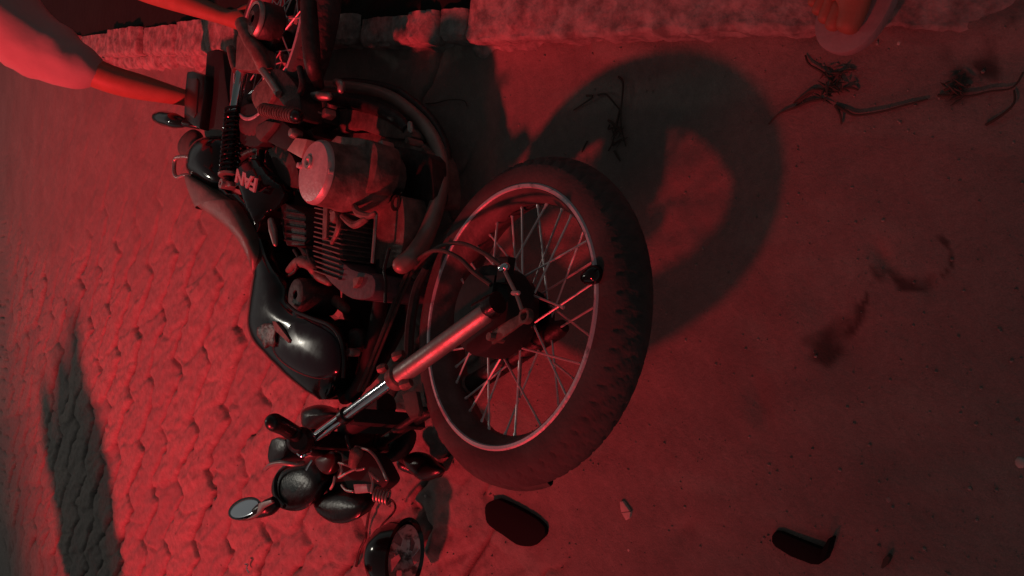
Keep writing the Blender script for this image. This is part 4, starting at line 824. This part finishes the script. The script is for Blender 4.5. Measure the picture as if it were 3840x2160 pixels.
def foot_joints(J, E, tag_, ankle, toe_dir):
    t = toe_dir.normalized(); up = Vector((0, 0, 1)); sd = t.cross(up)
    J[tag_ + 'heel'] = (ankle - t * .045 - up * .045, (.034, .032)); E.append((tag_ + 'ank', tag_ + 'heel'))
    J[tag_ + 'mid'] = (ankle + t * .075 - up * .035, (.036, .030)); E.append((tag_ + 'ank', tag_ + 'mid'))
    J[tag_ + 'ball'] = (ankle + t * .13 - up * .052, (.042, .020)); E.append((tag_ + 'mid', tag_ + 'ball'))
    for k, (off, ln, r_) in enumerate(((-.028, .046, .0205), (-.006, .048, .0145), (.010, .041, .0135), (.025, .032, .0125), (.037, .022, .0115))):
        b = ankle + t * .155 + sd * off - up * .056; J[tag_ + f'to{k}'] = (b, r_); E.append((tag_ + 'ball', tag_ + f'to{k}'))
        J[tag_ + f'tp{k}'] = (b + t * ln, r_ * .9); E.append((tag_ + f'to{k}', tag_ + f'tp{k}'))
def head(parent, c, face, skinm='skin'):
    f_ = face.normalized(); up = Vector((0, 0, 1)); up = (up - f_ * up.dot(f_)).normalized(); sd = f_.cross(up); org = None
    mb = MB(); n1, n2 = 20, 16; v = []; f2 = []
    for i in range(n2 + 1):
        th_ = math.pi * i / n2
        for k in range(n1):
            ph = 2 * math.pi * k / n1; x = math.cos(ph) * math.sin(th_); y = math.sin(ph) * math.sin(th_); z = math.cos(th_)
            jaw = 1 - .22 * max(0, -z) ** 1.2; fr_ = .098 * x * jaw; 
            if x > .75 and -.25 < z < .15: fr_ += .018 * (1 - abs(y) * 3.5) if abs(y) < .28 else 0      # nose
            if x > .6 and .12 < z < .3 and .2 < abs(y) < .55: fr_ -= .006                                  # eye sockets
            v.append(c + f_ * fr_ + sd * .074 * y * jaw + up * .118 * z)
    for i in range(n2):
        for k in range(n1): f2.append([i * n1 + k, i * n1 + (k + 1) % n1, (i + 1) * n1 + (k + 1) % n1, (i + 1) * n1 + k])
    mb.add(v, f2); hd_ = part(mb, 'head', skinm, parent)
    for s_ in (-1, 1):
        part(MB().lathe(c + sd * .074 * s_ - f_ * .005, sd * s_, [(0, .004), (.012, .010), (.022, .008), (.020, 0), (0, 0)], 14), 'ear', skinm, hd_)
        part(MB().lathe(c + sd * .03 * s_ + f_ * .083 + up * .015, f_, [(0, .006), (.008, .004), (.011, -.004)], 12), 'eye', 'pebble', hd_)
    part(MB().tube([c + f_ * .088 - up * .052 - sd * .022, c + f_ * .094 - up * .050, c + f_ * .088 - up * .052 + sd * .022], .005, 8), 'mouth', 'lens', hd_)
    hv = []; hf = []
    for i in range(9):
        th_ = math.pi * .56 * i / 8
        for k in range(24):
            ph = 2 * math.pi * k / 24; x = math.cos(ph) * math.sin(th_); fr0 = -.012 if math.cos(ph) > .3 and th_ > .9 else 0
            hv.append(c + f_ * (.104 * x - .008 + fr0) + sd * .081 * math.sin(ph) * math.sin(th_) + up * .127 * math.cos(th_))
    for i in range(8):
        for k in range(24): hf.append([i * 24 + k, i * 24 + (k + 1) % 24, (i + 1) * 24 + (k + 1) % 24, (i + 1) * 24 + k])
    part(MB().add(hv, hf), 'hair', 'hair', hd_)
def person(label, pel, chest, neck, headc, face, sh, el, wr, hp, kn, an, toe, handdir, palm, shirt='shirt', curl=.5, hem=.052, sl=.9):
    rt_ = root('person', label, 'person', (pel.x, pel.y, 0), None)
    J = {'pel': (pel, (.135, .10)), 'waist': (pel.lerp(chest, .45), (.125, .095)), 'chest': (chest, (.150, .11)), 'neck': (neck, .055), 'nk2': (neck.lerp(headc, .6), .052)}
    E = [('pel', 'waist'), ('waist', 'chest'), ('chest', 'neck'), ('neck', 'nk2')]
    for i, s_ in enumerate(('l', 'r')):
        J[s_ + 'sh'] = (sh[i], .062); J[s_ + 'el'] = (el[i], .050); J[s_ + 'fa'] = (el[i].lerp(wr[i], .3), .049); J[s_ + 'wrist'] = (wr[i], (.029, .024))
        E += [('chest', s_ + 'sh'), (s_ + 'sh', s_ + 'el'), (s_ + 'el', s_ + 'fa'), (s_ + 'fa', s_ + 'wrist')]
        hand_joints(J, E, s_, wr[i], handdir[i], palm[i], curl, 1, -1 if i else 1)
        J[s_ + 'hp'] = (hp[i], .085); J[s_ + 'kn'] = (kn[i], .058); J[s_ + 'cf'] = (kn[i].lerp(an[i], .35), .055); J[s_ + 'ank'] = (an[i], .038)
        E += [('pel', s_ + 'hp'), (s_ + 'hp', s_ + 'kn'), (s_ + 'kn', s_ + 'cf'), (s_ + 'cf', s_ + 'ank')]
        foot_joints(J, E, s_, an[i], toe[i])
    body = skin_body('body', J, E, 'skin', rt_)
    head(rt_, headc, face)
    # shirt: torso and short loose sleeves
    JS = {'w': (pel.lerp(chest, .12), (.165, .125)), 'w2': (pel.lerp(chest, .5), (.165, .13)), 'c': (chest, (.185, .14)), 'n': (neck.lerp(chest, .35), .085)}
    ES = [('w', 'w2'), ('w2', 'c'), ('c', 'n')]
    for i, s_ in enumerate(('l', 'r')):
        JS[s_ + 's'] = (sh[i], .118 if hem > .053 else .100); JS[s_ + 'm'] = (sh[i].lerp(el[i], .5), .105 if hem > .053 else .088); JS[s_ + 'e'] = (sh[i].lerp(el[i], sl), hem); ES += [('c', s_ + 's'), (s_ + 's', s_ + 'm'), (s_ + 'm', s_ + 'e')]
    so = skin_body('shirt', JS, ES, shirt, rt_, 3); axis_ = (el[0] - sh[0]).normalized()
    for vv in so.data.vertices:
        q = vv.co; fold = noise.noise(Vector((q.x * 7, q.y * 7, q.z * 7))) * .010 + noise.noise(Vector((q.x * 26, q.y * 14, q.z * 20)) ) * .009
        vv.co = q + vv.normal * fold
    JT = {'p': (pel, (.155, .12))}; ET = []
    for i, s_ in enumerate(('l', 'r')):
        JT[s_ + 'h'] = (hp[i], .105); JT[s_ + 'k'] = (kn[i], .078); JT[s_ + 'a'] = (kn[i].lerp(an[i], .85), .062); ET += [('p', s_ + 'h'), (s_ + 'h', s_ + 'k'), (s_ + 'k', s_ + 'a')]
    skin_body('trousers', JT, ET, 'trouser', rt_, 2)
    return rt_
V = Vector
def along(x, y, t): return CAM + ray(x, y) * t
# person lifting the tail: reaching with both arms toward the rear of the motorcycle
elL = along(415, 300, 2.50); wrL = along(715, 372, 2.60); shL = along(20, 120, 2.42)
elR = along(480, -70, 2.50); wrR = along(860, 70, 2.42); shR = V((1.22, 2.95, .70))
person('person in a pale short sleeved shirt bending down to hold the tail of the motorcycle', V((1.30, 3.45, .72)), V((1.04, 3.02, .74)), V((1.00, 2.86, .80)), V((.98, 2.74, .92)), V((-.4, -1, -.5)),
       (shL, shR), (elL, elR), (wrL, wrR), (V((1.18, 3.45, .66)), V((1.42, 3.45, .66))), (V((1.30, 3.10, .40)), V((1.62, 3.12, .40))), (V((1.42, 3.45, .12)), V((1.72, 3.45, .12))), (V((-.2, -1, 0)), V((0, -1, 0))),
       (wrL - elL, wrR - elR), (V((0, 0, -1)), V((0, 0, -1))), hem=.064, sl=.97)
# bystander whose sandalled foot stands on the slab
zs = .072
fh = G(ZF, 1380, -250, zs); ft = G(ZF, 1100, 330, zs); td = (ft - fh); td.z = 0; td.normalize(); side_ = td.cross(V((0, 0, 1)))
ank = ft - td * .212 + side_ * .012; ank.z = zs + .075
bx, by = ank.x + .03, ank.y - .02; c_ = V((bx + .12, by - .03, 0))
o2 = V((bx + .27, by + .02, 0))
pr = person('person in rubber sandals standing on the slab, only the toes of one foot in view', c_ + V((0, 0, .98)), c_ + V((0, 0, 1.30)), c_ + V((0, 0, 1.46)), c_ + V((0, .02, 1.66)), V((-.4, 1, -.3)),
       (c_ + V((-.18, 0, 1.41)), c_ + V((.18, 0, 1.41))), (c_ + V((-.20, -.04, 1.13)), c_ + V((.22, -.04, 1.13))), (c_ + V((-.20, .03, .89)), c_ + V((.22, .03, .89))),
       (c_ + V((-.09, 0, .90)), c_ + V((.09, 0, .90))), (V((ank.x + .03, ank.y + .02, .54)), o2 + V((-.03, .02, .54))),
       (ank, o2 + V((0, 0, ank.z))), (td, td), (V((0, .1, -1)), V((0, .1, -1))), (V((1, 0, 0)), V((-1, 0, 0))), curl=.3)
for (tip_, hide) in ((ft, False), (ft + (o2 + V((0, 0, ank.z)) - ank), True)):
    pts = []
    for (f_, w_) in ((.0, .030), (.012, .044), (-.02, .0)): pass
    prof = [(.014, 0), (.008, .024), (-.012, .042), (-.045, .051), (-.09, .050), (-.15, .040), (-.20, .037), (-.24, .036), (-.262, .026), (-.27, 0)]
    out = [tip_ + td * a + side_ * b for a, b in prof] + [tip_ + td * a - side_ * b for a, b in prof[-2:0:-1]]
    so_ = part(MB().prism(catmull(out, 3, True), (0, 0, 1), .022), 'sandal', 'sandal', pr, bevel=.004)
    a_ = tip_ - td * .055 + V((0, 0, .006)) + side_ * .008
    for sg in (-1, 1):
        part(MB().tube([a_, a_ + V((0, 0, .022)) - td * .015 + side_ * .012 * sg, tip_ - td * .10 + side_ * .046 * sg + V((0, 0, .018)), tip_ - td * .14 + side_ * .043 * sg + V((0, 0, -.004))], [.005, .006, .007, .007], 10, smooth=5), 'strap', 'pebble', so_)

# onlookers added out of frame to throw the tall dark shadow over the pavers
def standing(label, x, y, face, shirt='shirt'):
    c = V((x, y, 0)); f_ = V(face).normalized(); s_ = f_.cross(V((0, 0, 1))); U3 = V((0, 0, 1))
    return person(label, c + U3 * .98, c + U3 * 1.30, c + U3 * 1.46, c + U3 * 1.66, f_, (c - s_ * .18 + U3 * 1.41, c + s_ * .18 + U3 * 1.41), (c - s_ * .22 + U3 * 1.13, c + s_ * .22 + U3 * 1.13), (c - s_ * .22 + f_ * .05 + U3 * .89, c + s_ * .22 + f_ * .05 + U3 * .89),
        (c - s_ * .09 + U3 * .90, c + s_ * .09 + U3 * .90), (c - s_ * .10 + f_ * .02 + U3 * .5, c + s_ * .10 + f_ * .02 + U3 * .5), (c - s_ * .11 + U3 * .085, c + s_ * .11 + U3 * .085), (f_, f_), (-U3, -U3), (s_, -s_), shirt, .3)

standing('onlooker added outside the lower left corner to cast the dark shadow, out of the picture', -1.80, 3.82, (1, -.6, 0))
standing('second onlooker added behind the first to widen the shadow, outside the lower left corner', -1.93, 4.00, (1, -.5, 0), 'trouser')
standing('third onlooker added at the back to widen the shadow, outside the lower left corner', -2.06, 4.20, (1, -.5, 0), 'trouser')

# loose grit: far too many grains to count
grit = MB(); r4 = random.Random(5)
for _ in range(1500):
    px = r4.uniform(-100, 3900); py = r4.uniform(100, 2200); p = G(ID, px, py); p.z = gz(p) - .003
    if p.y > 3.2 or (Vector((p.x, p.y)) - KP).dot(KN) > -.01: continue
    rr = .0008 + .0024 * r4.random() ** 3; a_ = r4.uniform(0, 6.28); hgt = rr * r4.uniform(.5, 1)
    zz = .004 + .02 * 0
    out = [p + Vector((math.cos(a_ + k * 1.2566) * rr * r4.uniform(.7, 1.2), math.sin(a_ + k * 1.2566) * rr * r4.uniform(.7, 1.2), zz)) for k in range(5)]
    grit.add(out + [p + Vector((0, 0, zz + hgt)), p + Vector((0, 0, zz - .012))], [[k, (k + 1) % 5, 5] for k in range(5)] + [[(k + 1) % 5, k, 6] for k in range(5)])
o = grit.build('gravel_grit', 'grit', merge=False, smooth=False); o['kind'] = 'stuff'; tag(o, 'fine grit and sand grains strewn over the ground', 'grit')
